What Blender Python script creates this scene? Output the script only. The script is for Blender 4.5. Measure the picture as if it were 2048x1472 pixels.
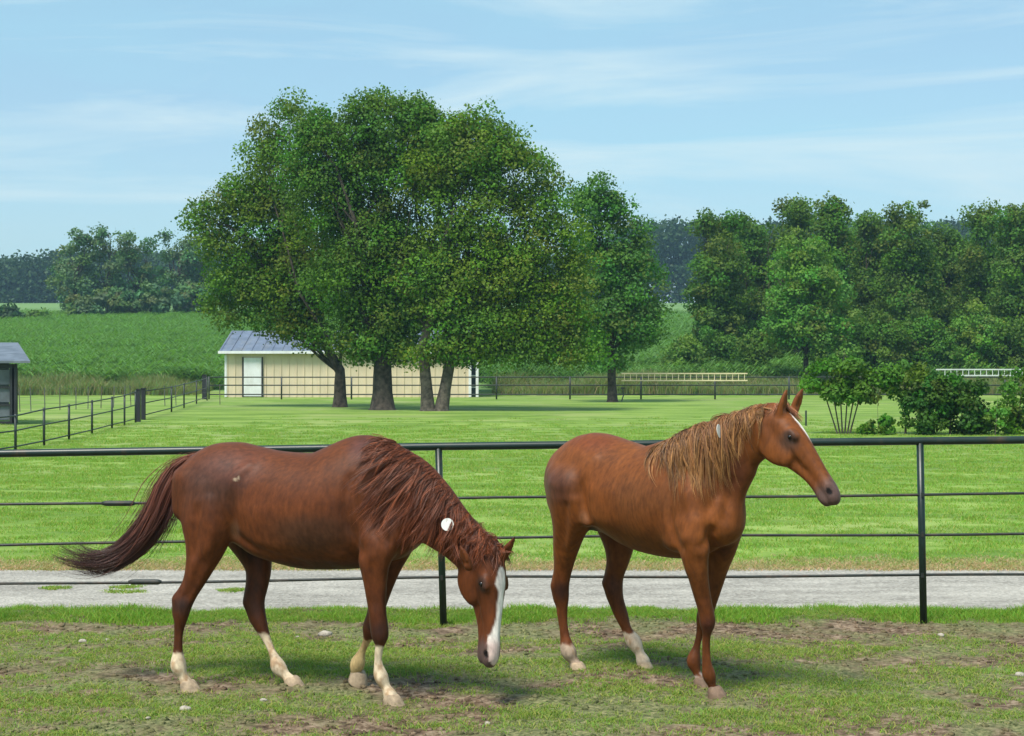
import bpy, math, random
import numpy as np
from mathutils import Vector
random.seed(7); RNG = np.random.default_rng(11)
S = bpy.context.scene
COL = S.collection
for o in list(bpy.data.objects): bpy.data.objects.remove(o)

# ------------------------------------------------------------------ camera
F = 3200.0; HOR = 728.0; H = 2.0
cam_d = bpy.data.cameras.new('camera'); cam = bpy.data.objects.new('camera', cam_d); COL.objects.link(cam)
cam.location = (0, 0, H); cam.rotation_euler = (math.radians(90), 0, 0)
cam_d.sensor_width = 36; cam_d.lens = F/2048*36; cam_d.shift_y = -8/2048
cam_d.clip_start = 0.1; cam_d.clip_end = 5000
S.camera = cam
# ------------------------------------------------------------------ light
SUN_EL = math.radians(60); SUN_AZ = math.radians(-148)      # azimuth clockwise from +Y: behind the camera, to the left
sd = Vector((math.sin(SUN_AZ)*math.cos(SUN_EL), math.cos(SUN_AZ)*math.cos(SUN_EL), math.sin(SUN_EL)))
sun_d = bpy.data.lights.new('sun', 'SUN'); sun_d.energy = 3.9; sun_d.angle = math.radians(18); sun_d.color = (1, .95, .87)
sun = bpy.data.objects.new('sun', sun_d); COL.objects.link(sun); sun.location = (-20, -20, 40)
sun.rotation_euler = (-sd).to_track_quat('-Z', 'Y').to_euler()
W = bpy.data.worlds.new('World'); S.world = W; W.use_nodes = True
nt = W.node_tree; nt.nodes.clear()
def N(nt, t, **kw):
    n = nt.nodes.new(t)
    for k, v in kw.items(): setattr(n, k, v)
    return n
out = N(nt, 'ShaderNodeOutputWorld'); bg = N(nt, 'ShaderNodeBackground'); bg.inputs[1].default_value = 0.124
sky = N(nt, 'ShaderNodeTexSky', sky_type='NISHITA', sun_disc=False, sun_elevation=SUN_EL, sun_rotation=SUN_AZ,
        air_density=1.0, dust_density=1.2, ozone_density=1.6, altitude=100)
tc = N(nt, 'ShaderNodeTexCoord')
mp = N(nt, 'ShaderNodeMapping'); mp.inputs['Scale'].default_value = (1.2, 1.2, 7.5); mp.inputs['Rotation'].default_value = (0, math.radians(7), .3)
nz = N(nt, 'ShaderNodeTexNoise'); nz.inputs['Scale'].default_value = 1.7; nz.inputs['Detail'].default_value = 7; nz.inputs['Roughness'].default_value = .55
nz.inputs['Distortion'].default_value = .5
rp = N(nt, 'ShaderNodeValToRGB'); rp.color_ramp.elements[0].position = .40; rp.color_ramp.elements[1].position = .78
rp.color_ramp.elements[0].color = (.36, .36, .36, 1); rp.color_ramp.elements[1].color = (.74, .74, .74, 1)
mx = N(nt, 'ShaderNodeMix', data_type='RGBA')
mx.inputs[7].default_value = (2.75, 5.1, 6.0, 1)
L = nt.links.new
L(tc.outputs['Generated'], mp.inputs[0]); L(mp.outputs[0], nz.inputs['Vector']); L(nz.outputs[0], rp.inputs[0])
L(rp.outputs[0], mx.inputs[0]); L(sky.outputs[0], mx.inputs[6]); nz2 = N(nt, 'ShaderNodeTexNoise'); nz2.inputs['Scale'].default_value = 2.3; nz2.inputs['Detail'].default_value = 8; nz2.inputs['Roughness'].default_value = .6; nz2.inputs['Distortion'].default_value = .9
mp2 = N(nt, 'ShaderNodeMapping'); mp2.inputs['Scale'].default_value = (1, 1, 9); mp2.inputs['Rotation'].default_value = (0, math.radians(-12), .2); mp2.inputs['Location'].default_value = (9.9, 4.1, .7)
rp2 = N(nt, 'ShaderNodeValToRGB'); rp2.color_ramp.elements[0].position = .48; rp2.color_ramp.elements[1].position = .68
rp2.color_ramp.elements[0].color = (0, 0, 0, 1); rp2.color_ramp.elements[1].color = (.75, .75, .75, 1)
mx2 = N(nt, 'ShaderNodeMix', data_type='RGBA'); mx2.inputs[7].default_value = (4.6, 5.7, 6.05, 1)
L(tc.outputs['Generated'], mp2.inputs[0]); L(mp2.outputs[0], nz2.inputs['Vector']); L(nz2.outputs[0], rp2.inputs[0]); L(rp2.outputs[0], mx2.inputs[0]); L(mx.outputs[2], mx2.inputs[6])
L(mx2.outputs[2], bg.inputs[0]); L(bg.outputs[0], out.inputs[0])
S.view_settings.view_transform = 'Standard'; S.view_settings.look = 'None'
S.view_settings.exposure = 0.35; S.view_settings.gamma = 1.0; S.view_settings.use_curve_mapping = False
S.cycles.max_bounces = 8; S.cycles.transparent_max_bounces = 8; S.cycles.volume_bounces = 0

# ------------------------------------------------------------------ helpers
def P(px, py, d): return np.array([(px-1024)*d/F, d, H-(py-HOR)*d/F])
def G(px, py): d = H*F/(py-HOR); return (px-1024)*d/F, d
def gz(x, y):
    y = np.asarray(y, float)
    return np.interp(y, [0, 97, 106, 160, 220, 330, 420, 520, 900], [0, 0, .35, 4.2, 8.0, 14.2, 18, 19, 19])
def tag(o, label=None, cat=None, group=None, kind=None):
    if label: o['label'] = label
    if cat: o['category'] = cat
    if group: o['group'] = group
    if kind: o['kind'] = kind
    return o
def thing(name, label, cat, loc=(0, 0, 0), group=None):
    o = bpy.data.objects.new(name, None); COL.objects.link(o); o.location = loc; o.empty_display_size = .2
    return tag(o, label, cat, group)
def link(name, me, mat=None, parent=None, smooth=False):
    o = bpy.data.objects.new(name, me); COL.objects.link(o)
    if mat and not me.materials: me.materials.append(mat)
    if smooth: me.shade_smooth()
    if parent: o.parent = parent; o.location = -parent.location
    return o
def npmesh(name, V, Fq, cols=None, smooth=False):
    """V (n,3), Fq (m,k) int array all same k"""
    V = np.asarray(V, np.float32); Fq = np.asarray(Fq, np.int32)
    me = bpy.data.meshes.new(name); k = Fq.shape[1]; m = len(Fq)
    me.vertices.add(len(V)); me.vertices.foreach_set('co', V.ravel())
    me.loops.add(m*k); me.loops.foreach_set('vertex_index', Fq.ravel())
    me.polygons.add(m); me.polygons.foreach_set('loop_start', np.arange(0, m*k, k, dtype=np.int32))
    me.polygons.foreach_set('loop_total', np.full(m, k, np.int32))
    if cols is not None:
        a = me.color_attributes.new('tint', 'FLOAT_COLOR', 'POINT')
        c = np.ones((len(V), 4), np.float32); c[:, :3] = cols; a.data.foreach_set('color', c.ravel())
    me.update(calc_edges=True); me.validate()
    if smooth: me.shade_smooth()
    return me
class MB:
    def __init__(s): s.v = []; s.f = []
    def box(s, c, size, rz=0):
        b = len(s.v); ca, sa = math.cos(rz), math.sin(rz)
        for dx in (-.5, .5):
            for dy in (-.5, .5):
                for dz in (-.5, .5):
                    x, y, z = dx*size[0], dy*size[1], dz*size[2]
                    s.v.append((c[0]+x*ca-y*sa, c[1]+x*sa+y*ca, c[2]+z))
        s.f += [tuple(b+i for i in q) for q in ((0,1,3,2),(4,6,7,5),(0,4,5,1),(2,3,7,6),(0,2,6,4),(1,5,7,3))]
        return s
    def tube(s, pts, rad, n=8, cap=True):
        pts = [Vector(p) for p in pts]; b = len(s.v); m = len(pts)
        if not hasattr(rad, '__len__'): rad = [rad]*m
        u = None
        for i, p in enumerate(pts):
            t = (pts[min(i+1, m-1)]-pts[max(i-1, 0)]).normalized()
            if u is None: u = t.orthogonal().normalized()
            else: u = (u-t*u.dot(t)).normalized()
            w = t.cross(u)
            for k in range(n):
                a = 2*math.pi*k/n; s.v.append(tuple(p+(u*math.cos(a)+w*math.sin(a))*rad[i]))
        for i in range(m-1):
            for k in range(n):
                s.f.append((b+i*n+k, b+i*n+(k+1) % n, b+(i+1)*n+(k+1) % n, b+(i+1)*n+k))
        if cap:
            s.f.append(tuple(b+k for k in reversed(range(n)))); s.f.append(tuple(b+(m-1)*n+k for k in range(n)))
        return s
    def build(s, name, mat, parent=None, smooth=False):
        me = bpy.data.meshes.new(name); me.from_pydata([tuple(map(float, v)) for v in s.v], [], s.f); me.update()
        return link(name, me, mat, parent, smooth)
def hashn(x, y, z, seed=0):
    v = np.sin(x*127.1+y*311.7+z*74.7+seed*53.3)*43758.5453
    return v-np.floor(v)
def vnoise(p, sc, seed=0):
    q = np.asarray(p, float)*sc; i = np.floor(q); f = q-i; f = f*f*(3-2*f); r = 0
    for dx in (0, 1):
        for dy in (0, 1):
            for dz in (0, 1):
                w = (f[..., 0] if dx else 1-f[..., 0])*(f[..., 1] if dy else 1-f[..., 1])*(f[..., 2] if dz else 1-f[..., 2])
                r = r+w*hashn(i[..., 0]+dx, i[..., 1]+dy, i[..., 2]+dz, seed)
    return r
def sstep(a, b, x): t = np.clip((x-a)/(b-a), 0, 1); return t*t*(3-2*t)

# ------------------------------------------------------------------ materials
def newmat(name):
    m = bpy.data.materials.new(name); m.use_nodes = True; t = m.node_tree; b = t.nodes['Principled BSDF']
    return m, t, b
def ramp(t, stops, fac):
    r = t.nodes.new('ShaderNodeValToRGB'); e = r.color_ramp.elements
    while len(e) < len(stops): e.new(.5)
    for q, (p, c) in zip(e, stops): q.position = p; q.color = (*c, 1)
    t.links.new(fac, r.inputs[0]); return r.outputs[0]
def noise(t, scale, detail=4, rough=.55, vec=None, dist=0, stretch=None):
    n = t.nodes.new('ShaderNodeTexNoise'); n.inputs['Scale'].default_value = scale; n.inputs['Detail'].default_value = detail
    n.inputs['Roughness'].default_value = rough; n.inputs['Distortion'].default_value = dist
    if vec is None: vec = t.nodes.new('ShaderNodeNewGeometry').outputs['Position']
    if stretch:
        mpn = t.nodes.new('ShaderNodeMapping'); mpn.inputs['Scale'].default_value = stretch[:3]
        if len(stretch) > 3: mpn.inputs['Rotation'].default_value = (0, 0, stretch[3])
        t.links.new(vec, mpn.inputs[0]); vec = mpn.outputs[0]
    t.links.new(vec, n.inputs['Vector']); return n.outputs[0]
def bump(t, b, h, strength, dist=.01):
    n = t.nodes.new('ShaderNodeBump'); n.inputs['Strength'].default_value = strength; n.inputs['Distance'].default_value = dist
    t.links.new(h, n.inputs['Height']); t.links.new(n.outputs[0], b.inputs['Normal'])
def mixc(t, a, b_, f, mode='MIX'):
    m = t.nodes.new('ShaderNodeMix'); m.data_type = 'RGBA'; m.blend_type = mode
    for s, v in ((m.inputs[0], f), (m.inputs[6], a), (m.inputs[7], b_)):
        if hasattr(v, 'is_output'): t.links.new(v, s)
        elif hasattr(v, '__len__'): s.default_value = (*v, 1)
        else: s.default_value = v
    return m.outputs[2]
def simple(name, c, rough=.6, metal=0, vary=.12, scale=6, bmp=.1, bd=.003):
    m, t, b = newmat(name); n = noise(t, scale, 5)
    c2 = tuple(max(0, x*(1-vary*2)) for x in c); c3 = tuple(min(1, x*(1+vary)) for x in c)
    t.links.new(ramp(t, [(.3, c2), (.7, c3)], n), b.inputs['Base Color'])
    b.inputs['Roughness'].default_value = rough; b.inputs['Metallic'].default_value = metal
    if bmp: bump(t, b, noise(t, scale*9, 3), bmp, bd)
    return m
def leafmat(name, c, trans=.35, dark=.55, rough=.5):
    """leaf colour times a per-leaf tint attribute (kind and age of leaf)"""
    m, t, b = newmat(name)
    a = t.nodes.new('ShaderNodeAttribute'); a.attribute_name = 'tint'
    base = mixc(t, c, a.outputs['Color'], 1.0, 'MULTIPLY')
    t.links.new(base, b.inputs['Base Color']); b.inputs['Roughness'].default_value = rough
    b.inputs['Specular IOR Level'].default_value = .10
    tr = t.nodes.new('ShaderNodeBsdfTranslucent')
    t.links.new(mixc(t, base, (1.25, 1.35, .6), 1.0, 'MULTIPLY'), tr.inputs[0])
    ms = t.nodes.new('ShaderNodeMixShader'); ms.inputs[0].default_value = trans
    t.links.new(b.outputs[0], ms.inputs[1]); t.links.new(tr.outputs[0], ms.inputs[2])
    t.links.new(ms.outputs[0], t.nodes['Material Output'].inputs[0]); return m

M = {}
M['green_pipe'] = simple('green_painted_pipe', (.007, .022, .016), .38, 0, .2, 8, .15, .002)
def stained(m, col, lo, hi, amt, scale, stretch=None):
    t = m.node_tree; b = t.nodes['Principled BSDF']; src = b.inputs['Base Color'].links[0].from_socket
    f = ramp(t, [(lo, (0, 0, 0)), (hi, (amt, amt, amt))], noise(t, scale, 6, .65, stretch=stretch)); t.links.new(mixc(t, src, col, f), b.inputs['Base Color'])
stained(M['green_pipe'], (.09, .045, .022), .58, .72, .55, 5.0, (1, 1, .6))
M['rod'] = simple('weathered_steel_rod', (.022, .028, .023), .55, .0, .3, 12, .3, .002)
M['dark_steel'] = simple('dark_fence_steel', (.03, .04, .035), .5, 0, .2, 5, 0)
M['grey_wire'] = simple('grey_wire', (.16, .16, .14), .6, .2, .2, 5, 0)
M['wood_post'] = simple('weathered_wood', (.13, .115, .09), .85, 0, .25, 6, .3)
M['cream'] = simple('cream_metal_siding', (.70, .58, .41), .55, 0, .05, 1.2, 0)
M['white'] = simple('white_paint', (.78, .79, .80), .5, 0, .05, 2, 0)
M['roof_metal'] = simple('blue_grey_roof_metal', (.17, .20, .27), .42, .2, .15, 1.5, 0)
M['shed_roof'] = simple('weathered_roof_metal', (.20, .22, .26), .45, .4, .2, 2.5, 0)
M['shed_panel'] = simple('grey_metal_panel', (.12, .135, .155), .5, .3, .2, 2.5, 0)
M['dark_frame'] = simple('dark_frame', (.015, .016, .02), .6, 0, .2, 4, 0)
M['glass'] = simple('dark_blue_glass', (.03, .045, .07), .12, 0, .1, 4, 0)
M['ladder_yellow'] = simple('yellow_fibreglass', (.72, .62, .38), .5, 0, .08, 4, 0)
M['ladder_white'] = simple('aluminium', (.72, .73, .72), .4, .3, .08, 4, 0)
M['stone'] = simple('limestone', (.42, .37, .30), .9, 0, .25, 22, .6, .01)
M['bark'] = simple('grey_brown_bark', (.085, .068, .052), .95, 0, .4, 5, 1, .05)
M['bark_pale'] = simple('pale_bark', (.15, .125, .095), .95, 0, .35, 6, 1, .05)
M['tag'] = simple('white_paper', (.80, .80, .74), .6, 0, .03, 30, 0)

stained(M['rod'], (.10, .055, .03), .5, .7, .6, 7)
stained(M['cream'], (.42, .34, .23), .48, .75, .45, 1.6, (1.5, 1, .18)); stained(M['white'], (.5, .47, .4), .5, .8, .5, 2.5, (1, 1, .3)); stained(M['roof_metal'], (.30, .29, .27), .5, .75, .5, 1.1, (1.5, .3, 1))
# ------------------------------------------------------------------ ground
def sheet(name, y0, y1, xw, mat, dz, ny, nx, edge=0, seed=0):
    ys = y0*(y1/y0)**(np.linspace(0, 1, ny)) if y0 > 0 else np.linspace(y0, y1, ny)
    X = np.linspace(-1, 1, nx)
    V = []
    for i, y in enumerate(ys):
        for x in X:
            yy = y
            xx = x*(xw(y) if callable(xw) else xw)
            if edge and i in (0, ny-1): yy = y+edge*(math.sin(xx*2.1+seed+i)*.5+math.sin(xx*5.3+seed*2+i)*.3+math.sin(xx*.6+i)*.6)
            V.append((xx, yy, float(gz(xx, yy))+dz))
    Q = [(j*nx+i, j*nx+i+1, (j+1)*nx+i+1, (j+1)*nx+i) for j in range(ny-1) for i in range(nx-1)]
    o = link(name, npmesh(name, V, Q, smooth=True), mat); o['kind'] = 'structure'; return o
# field soil and far ground
m, t, b = newmat('field_ground'); n = noise(t, .05, 5, .6, stretch=(1, .5, 1))
t.links.new(ramp(t, [(.3, (.10, .19, .05)), (.7, (.15, .26, .065))], n), b.inputs['Base Color']); b.inputs['Roughness'].default_value = 1; M['field'] = m
gys = list(np.linspace(-60, 96, 14))+list(np.linspace(97, 106, 6))+list(np.linspace(110, 430, 60))+list(np.linspace(450, 900, 10))
gxs = np.linspace(-420, 420, 40)
V = [(x, y, float(gz(x, y))) for y in gys for x in gxs]; nx = len(gxs)
o = link('ground', npmesh('ground', V, [(j*nx+i, j*nx+i+1, (j+1)*nx+i+1, (j+1)*nx+i) for j in range(len(gys)-1) for i in range(nx-1)], smooth=True), M['field']); o['kind'] = 'structure'

# paddock: trodden dirt with thin grass
m, t, b = newmat('paddock_dirt')
big = noise(t, .9, 5, .65, dist=.6); fine = noise(t, 14, 6, .7); mid = noise(t, 4.5, 5, .65)
dirt = ramp(t, [(.36, (.042, .027, .016)), (.5, (.150, .100, .062)), (.64, (.31, .23, .155))], fine)
thatch = ramp(t, [(.36, (.045, .055, .020)), (.5, (.14, .15, .06)), (.66, (.30, .27, .13))], noise(t, 30, 6, .75))
msk = ramp(t, [(.42, (0, 0, 0)), (.56, (1, 1, 1))], big)
t.links.new(mixc(t, dirt, thatch, msk), b.inputs['Base Color']); b.inputs['Roughness'].default_value = .95
b.inputs['Specular IOR Level'].default_value = .2
bump(t, b, mixc(t, fine, mid, .5), .9, .03); M['paddock'] = m
def padz(x, y):
    p = np.stack([np.asarray(x, float), np.asarray(y, float), np.zeros_like(np.asarray(x, float))], -1)
    return .004+.028*(vnoise(p, 1.7, 3))+.018*vnoise(p, 5.1, 4)+.016*vnoise(p, 13, 5)
ys = np.concatenate([np.linspace(2, 7.3, 40), np.linspace(7.34, 12.75, 180)]); xs = np.linspace(-8, 8, 460); XX, YY = np.meshgrid(xs, ys)
VV = np.stack([XX, YY, padz(XX, YY)], -1).reshape(-1, 3); nx = len(xs)
idx = np.arange(len(VV)).reshape(len(ys), nx)
o = link('paddock_ground', npmesh('paddock_ground', VV, np.stack([idx[:-1, :-1], idx[:-1, 1:], idx[1:, 1:], idx[1:, :-1]], -1).reshape(-1, 4), smooth=True), M['paddock']); o['kind'] = 'structure'
# gravel driveway
m, t, b = newmat('pale_gravel')
vor = t.nodes.new('ShaderNodeTexVoronoi'); vor.inputs['Scale'].default_value = 38
t.links.new(t.nodes.new('ShaderNodeNewGeometry').outputs['Position'], vor.inputs['Vector'])
gcol = mixc(t, ramp(t, [(.0, (.13, .12, .10)), (.5, (.36, .33, .285)), (1, (.60, .56, .49))], vor.outputs['Color']),
            ramp(t, [(.38, (.22, .20, .165)), (.62, (.47, .435, .37))], noise(t, 1.6, 5, .6, stretch=(.5, 1.6, 1))), .55)
t.links.new(gcol, b.inputs['Base Color']); b.inputs['Roughness'].default_value = .9
bump(t, b, vor.outputs['Distance'], .8, .02); M['gravel'] = m
sheet('gravel_driveway', 12.75, 15.55, 26, M['gravel'], .010, 8, 160, .10, 1)
# lawn
m, t, b = newmat('mown_lawn')
st = noise(t, .55, 5, .65, dist=1.2, stretch=(.35, 1.3, 1, .5)); fn = noise(t, 7, 6, .75); md = noise(t, .22, 3, .6)
c1 = ramp(t, [(.40, (.062, .145, .014)), (.50, (.140, .250, .032)), (.60, (.31, .42, .10))], st)
c2 = ramp(t, [(.3, (.09, .17, .02)), (.55, (.19, .28, .045)), (.75, (.34, .40, .12))], fn)
cc = mixc(t, c1, c2, .5); cc = mixc(t, cc, (.30, .33, .13), ramp(t, [(.50, (0, 0, 0)), (.68, (.55, .55, .55))], md))
t.links.new(cc, b.inputs['Base Color']); b.inputs['Roughness'].default_value = .85; b.inputs['Specular IOR Level'].default_value = .2
bump(t, b, fn, .6, .03); M['lawn'] = m
sheet('lawn', 15.3, 103, 62, M['lawn'], .004, 60, 60)

# ------------------------------------------------------------------ scattering of uncountable stuff (geometry nodes)
def blades(n, R, h, w, seed, lean=.5, segs=2, dryf=.86):
    r = np.random.default_rng(seed); V = []; Q = []; C = []
    for i in range(n):
        a = r.uniform(0, 6.283); q = R*math.sqrt(r.uniform(0, 1)); x, y = q*math.cos(a), q*math.sin(a)
        hh = h*r.uniform(.45, 1.15); ww = w*r.uniform(.7, 1.2); la = r.uniform(0, 6.283); ln = lean*hh*r.uniform(.15, 1); fa = r.uniform(0, 6.283)
        fx, fy = math.cos(fa)*ww/2, math.sin(fa)*ww/2; b0 = len(V); dry = r.uniform(0, 1)
        c = (1.65, 1.05, 1.5) if dry > dryf else (r.uniform(.7, 1.15), r.uniform(.8, 1.15), r.uniform(.6, 1.1))
        for k in range(segs+1):
            u = k/segs; k2 = u*u; s = 1-.82*u
            cx, cy, cz = x+math.cos(la)*ln*k2, y+math.sin(la)*ln*k2, hh*(u-.25*u*u*lean)
            V += [(cx-fx*s, cy-fy*s, cz), (cx+fx*s, cy+fy*s, cz)]; C += [c, c]
        for k in range(segs): Q.append((b0+2*k, b0+2*k+1, b0+2*k+3, b0+2*k+2))
    return np.array(V), np.array(Q), np.array(C)
def scatter(name, label, cat, variants, pts, rot, sc, var, mat):
    allV = []; allQ = []; allC = []; allA = []; base = 0
    for i, (v, q, c) in enumerate(variants):
        allV.append(v); allQ.append(q+base); allC.append(c); allA.append(np.full(len(v), i+1)); base += len(v)
    n = len(pts); allV.append(pts); allC.append(np.ones((n, 3))); allA.append(np.zeros(n))
    Vv = np.concatenate(allV); me = npmesh(name, Vv, np.concatenate(allQ), np.concatenate(allC))
    def att(nm, arr, ty='FLOAT'):
        a = me.attributes.new(nm, ty, 'POINT'); a.data.foreach_set('value', np.asarray(arr, np.float32 if ty == 'FLOAT' else np.int32))
    z = np.zeros(base)
    att('which', np.concatenate(allA)); att('pv', np.concatenate([z, var+1])); att('rz', np.concatenate([z, rot])); att('sc', np.concatenate([z, sc]))
    me.materials.append(mat)
    o = link(name, me); tag(o, label, cat, kind='stuff')
    g = bpy.data.node_groups.new(name+'_nodes', 'GeometryNodeTree')
    g.interface.new_socket('Geometry', in_out='INPUT', socket_type='NodeSocketGeometry'); g.interface.new_socket('Geometry', in_out='OUTPUT', socket_type='NodeSocketGeometry')
    gi = g.nodes.new('NodeGroupInput'); go = g.nodes.new('NodeGroupOutput'); jn = g.nodes.new('GeometryNodeJoinGeometry'); lk = g.links.new
    def attr(nm):
        a = g.nodes.new('GeometryNodeInputNamedAttribute'); a.data_type = 'FLOAT'; a.inputs['Name'].default_value = nm; return a.outputs[0]
    def eq(a, v):
        c = g.nodes.new('FunctionNodeCompare'); c.data_type = 'FLOAT'; c.operation = 'EQUAL'; lk(a, c.inputs[0]); c.inputs[1].default_value = v; c.inputs['Epsilon'].default_value = .1; return c.outputs[0]
    def sep(geo, sel):
        s = g.nodes.new('GeometryNodeSeparateGeometry'); s.domain = 'POINT'; lk(geo, s.inputs[0]); lk(sel, s.inputs[1]); return s.outputs[0]
    for i in range(len(variants)):
        inst = sep(gi.outputs[0], eq(attr('which'), i+1)); pp = sep(gi.outputs[0], eq(attr('pv'), i+1))
        ip = g.nodes.new('GeometryNodeInstanceOnPoints'); lk(pp, ip.inputs['Points']); lk(inst, ip.inputs['Instance'])
        cx = g.nodes.new('ShaderNodeCombineXYZ'); lk(attr('rz'), cx.inputs[2]); lk(cx.outputs[0], ip.inputs['Rotation'])
        cs = g.nodes.new('ShaderNodeCombineXYZ')
        for q in range(3): lk(attr('sc'), cs.inputs[q])
        lk(cs.outputs[0], ip.inputs['Scale']); lk(ip.outputs[0], jn.inputs[0])
    lk(jn.outputs[0], go.inputs[0])
    md = o.modifiers.new('scatter', 'NODES'); md.node_group = g
    return o
def area_points(n, y0, y1, margin=1.15, seed=0, power=1.0):
    r = np.random.default_rng(seed); u = r.uniform(0, 1, n)
    y = np.sqrt(y0**2+(y1**2-y0**2)*u**power); x = r.uniform(-1, 1, n)*y*(1024/F)*margin
    return x, y, r
M['grass'] = leafmat('paddock_grass', (.22, .34, .062), .3)
M['verge'] = leafmat('verge_grass', (.23, .38, .055), .3)
M['lawn_blade'] = leafmat('lawn_grass', (.255, .385, .075), .35)
M['dry'] = leafmat('dry_grass', (.42, .37, .19), .3)
# thin paddock grass
x, y, r = area_points(27000, 7.6, 12.75, 1.25, 1)
p = np.stack([x*.7, y*1.4, x*0], -1); nzv = vnoise(p, .9, 21)*.34+vnoise(p, 2.3, 22)*.33+vnoise(p, 6, 23)*.33
bare = sstep(11.3, 11.8, y)*(1-sstep(12.15, 12.35, y))*.24+.09*sstep(9.2, 8.4, y)*sstep(-.5, .8, x)+.05*sstep(1.2, 2.2, x)
k = (nzv-bare+sstep(12.25, 12.6, y)*.5-.02*(x > 2)*1.0) > r.uniform(.36, .62, len(x))
x, y = x[k], y[k]; pv = [blades(20, .085, .034, .006, s, 1.4, 2, .72) for s in (1, 2, 3)]
scatter('paddock_grass', 'thin patchy green grass growing through the trodden paddock dirt', 'grass', pv,
        np.stack([x, y, padz(x, y)-.004], -1), r.uniform(0, 6.28, len(x)), r.uniform(.55, 1.25, len(x)), r.integers(0, 3, len(x)), M['grass'])
def clod(seed):
    r = np.random.default_rng(seed); V = []; n_ = 6
    for a in range(5):
        for k in range(n_):
            th = math.pi*(a+.15)/4.3; ph = 6.283*k/n_; q = .014*(1+r.uniform(-.35, .35)); V.append((q*math.sin(th)*math.cos(ph), q*math.sin(th)*math.sin(ph), q*.65*math.cos(th)))
    Q = [(a*n_+k, (a+1)*n_+k, (a+1)*n_+(k+1) % n_, a*n_+(k+1) % n_) for a in range(4) for k in range(n_)]
    return np.array(V), np.array(Q), np.ones((len(V), 3))
x2, y2, r2_ = area_points(9000, 7.6, 12.4, 1.2, 77); p = np.stack([x2*.7, y2*1.4, x2*0], -1); nv2 = vnoise(p, .9, 21)*.34+vnoise(p, 2.3, 22)*.33+vnoise(p, 6, 23)*.33
k2 = nv2-(sstep(11.3, 11.8, y2)*.15+.07*sstep(9.2, 8.4, y2)) < r2_.uniform(.30, .50, len(x2)); x2, y2 = x2[k2], y2[k2]
scatter('dirt_clods', 'small brown clods of trodden earth scattered over the bare patches of the paddock', 'earth', [clod(1), clod(2), clod(3)],
        np.stack([x2, y2, padz(x2, y2)+.002], -1), r2_.uniform(0, 6.28, len(x2)), r2_.uniform(.35, 1.5, len(x2))**1.4, r2_.integers(0, 3, len(x2)), M['paddock'])
# lush strip along the fence and the driveway
x = r.uniform(-5.4, 5.4, 5200); y = 12.20+r.uniform(0, 1, 5200)**.8*.64+.06*np.sin(x*3)+.05*np.sin(x*7.7)+r.normal(0, .07, 5200)
pv = [blades(30, .09, .075, .008, s, .9) for s in (5, 6, 7)]
scatter('verge_grass', 'lush bright green grass strip between paddock fence and gravel driveway', 'grass', pv,
        np.stack([x, y, y*0+.015], -1), r.uniform(0, 6.28, len(x)), r.uniform(.35, 1.0, len(x))*(.5+.9*vnoise(np.stack([x, y, x*0], -1), 1.6, 31)), r.integers(0, 3, len(x)), M['verge'])
# lawn blades
x, y, r = area_points(26000, 15.75, 62, 1.1, 2, 1.0)
k = r.uniform(0, 1, len(x)) > sstep(20, 62, y)**.7; x, y = x[k], y[k]
pv = [blades(60, .24, .06, .014, s, 1.0, 1) for s in (8, 9, 10)]
scatter('lawn_grass', 'short mown bright green grass covering the lawn behind the driveway', 'grass', pv,
        np.stack([x, y, y*0], -1), r.uniform(0, 6.28, len(x)), r.uniform(.6, 1.1, len(x))*np.interp(y, [15, 46], [.8, 1.2]), r.integers(0, 3, len(x)), M['lawn_blade'])
# dry edge of the driveway
x = r.uniform(-6.6, 6.6, 2600); y = 15.45+np.abs(r.normal(0, .42, 2600))
scatter('dry_edge_grass', 'straw coloured dry grass edging the far side of the driveway', 'grass', [blades(34, .13, .05, .010, s, 1.3) for s in (12, 13)],
        np.stack([x, y, y*0+.004], -1), r.uniform(0, 6.28, len(x)), r.uniform(.5, 1.1, len(x)), r.integers(0, 2, len(x)), M['dry'])
# grass tufts in the driveway
tx = []; 
for px, py, w in ((115, 1179, 26), (245, 1186, 38), (462, 1183, 32), (255, 1176, 20), (1290, 1222, 30)):
    cx, cy = G(px, py); kk = 26
    tx.append(np.stack([cx+r.normal(0, w/F*cy*.55, kk), cy+r.normal(0, .055, kk), np.full(kk, .008)], -1))
tx = np.concatenate(tx)
scatter('driveway_weeds', 'low green weed patches growing in the pale gravel driveway', 'weeds', [blades(26, .07, .035, .010, 15, 1.5)],
        tx, r.uniform(0, 6.28, len(tx)), r.uniform(.6, 1.1, len(tx)), np.zeros(len(tx)), M['grass'])
# tall dry weeds along the field edge
M['weeds'] = leafmat('tall_weeds', (.22, .27, .105), .3)
n = 6600; y = r.uniform(98.5, 105.5, n); x = r.uniform(-1, 1, n)*y*.46
kk = ~((x > -19.5) & (x < -1.0) & (y < 110)); x, y = x[kk], y[kk]
scatter('tall_weeds', 'tall olive and straw coloured weeds along the edge of the corn field', 'weeds',
        [blades(40, .45, 1.15, .05, s, .7) for s in (31, 32, 33)],
        np.stack([x, y, gz(x, y)], -1), r.uniform(0, 6.28, len(x)), r.uniform(.4, 1.1, len(x))*(.45+1.0*vnoise(np.stack([x, y, x*0], -1), .35, 5)), r.integers(0, 3, len(x)), M['weeds'])
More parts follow.
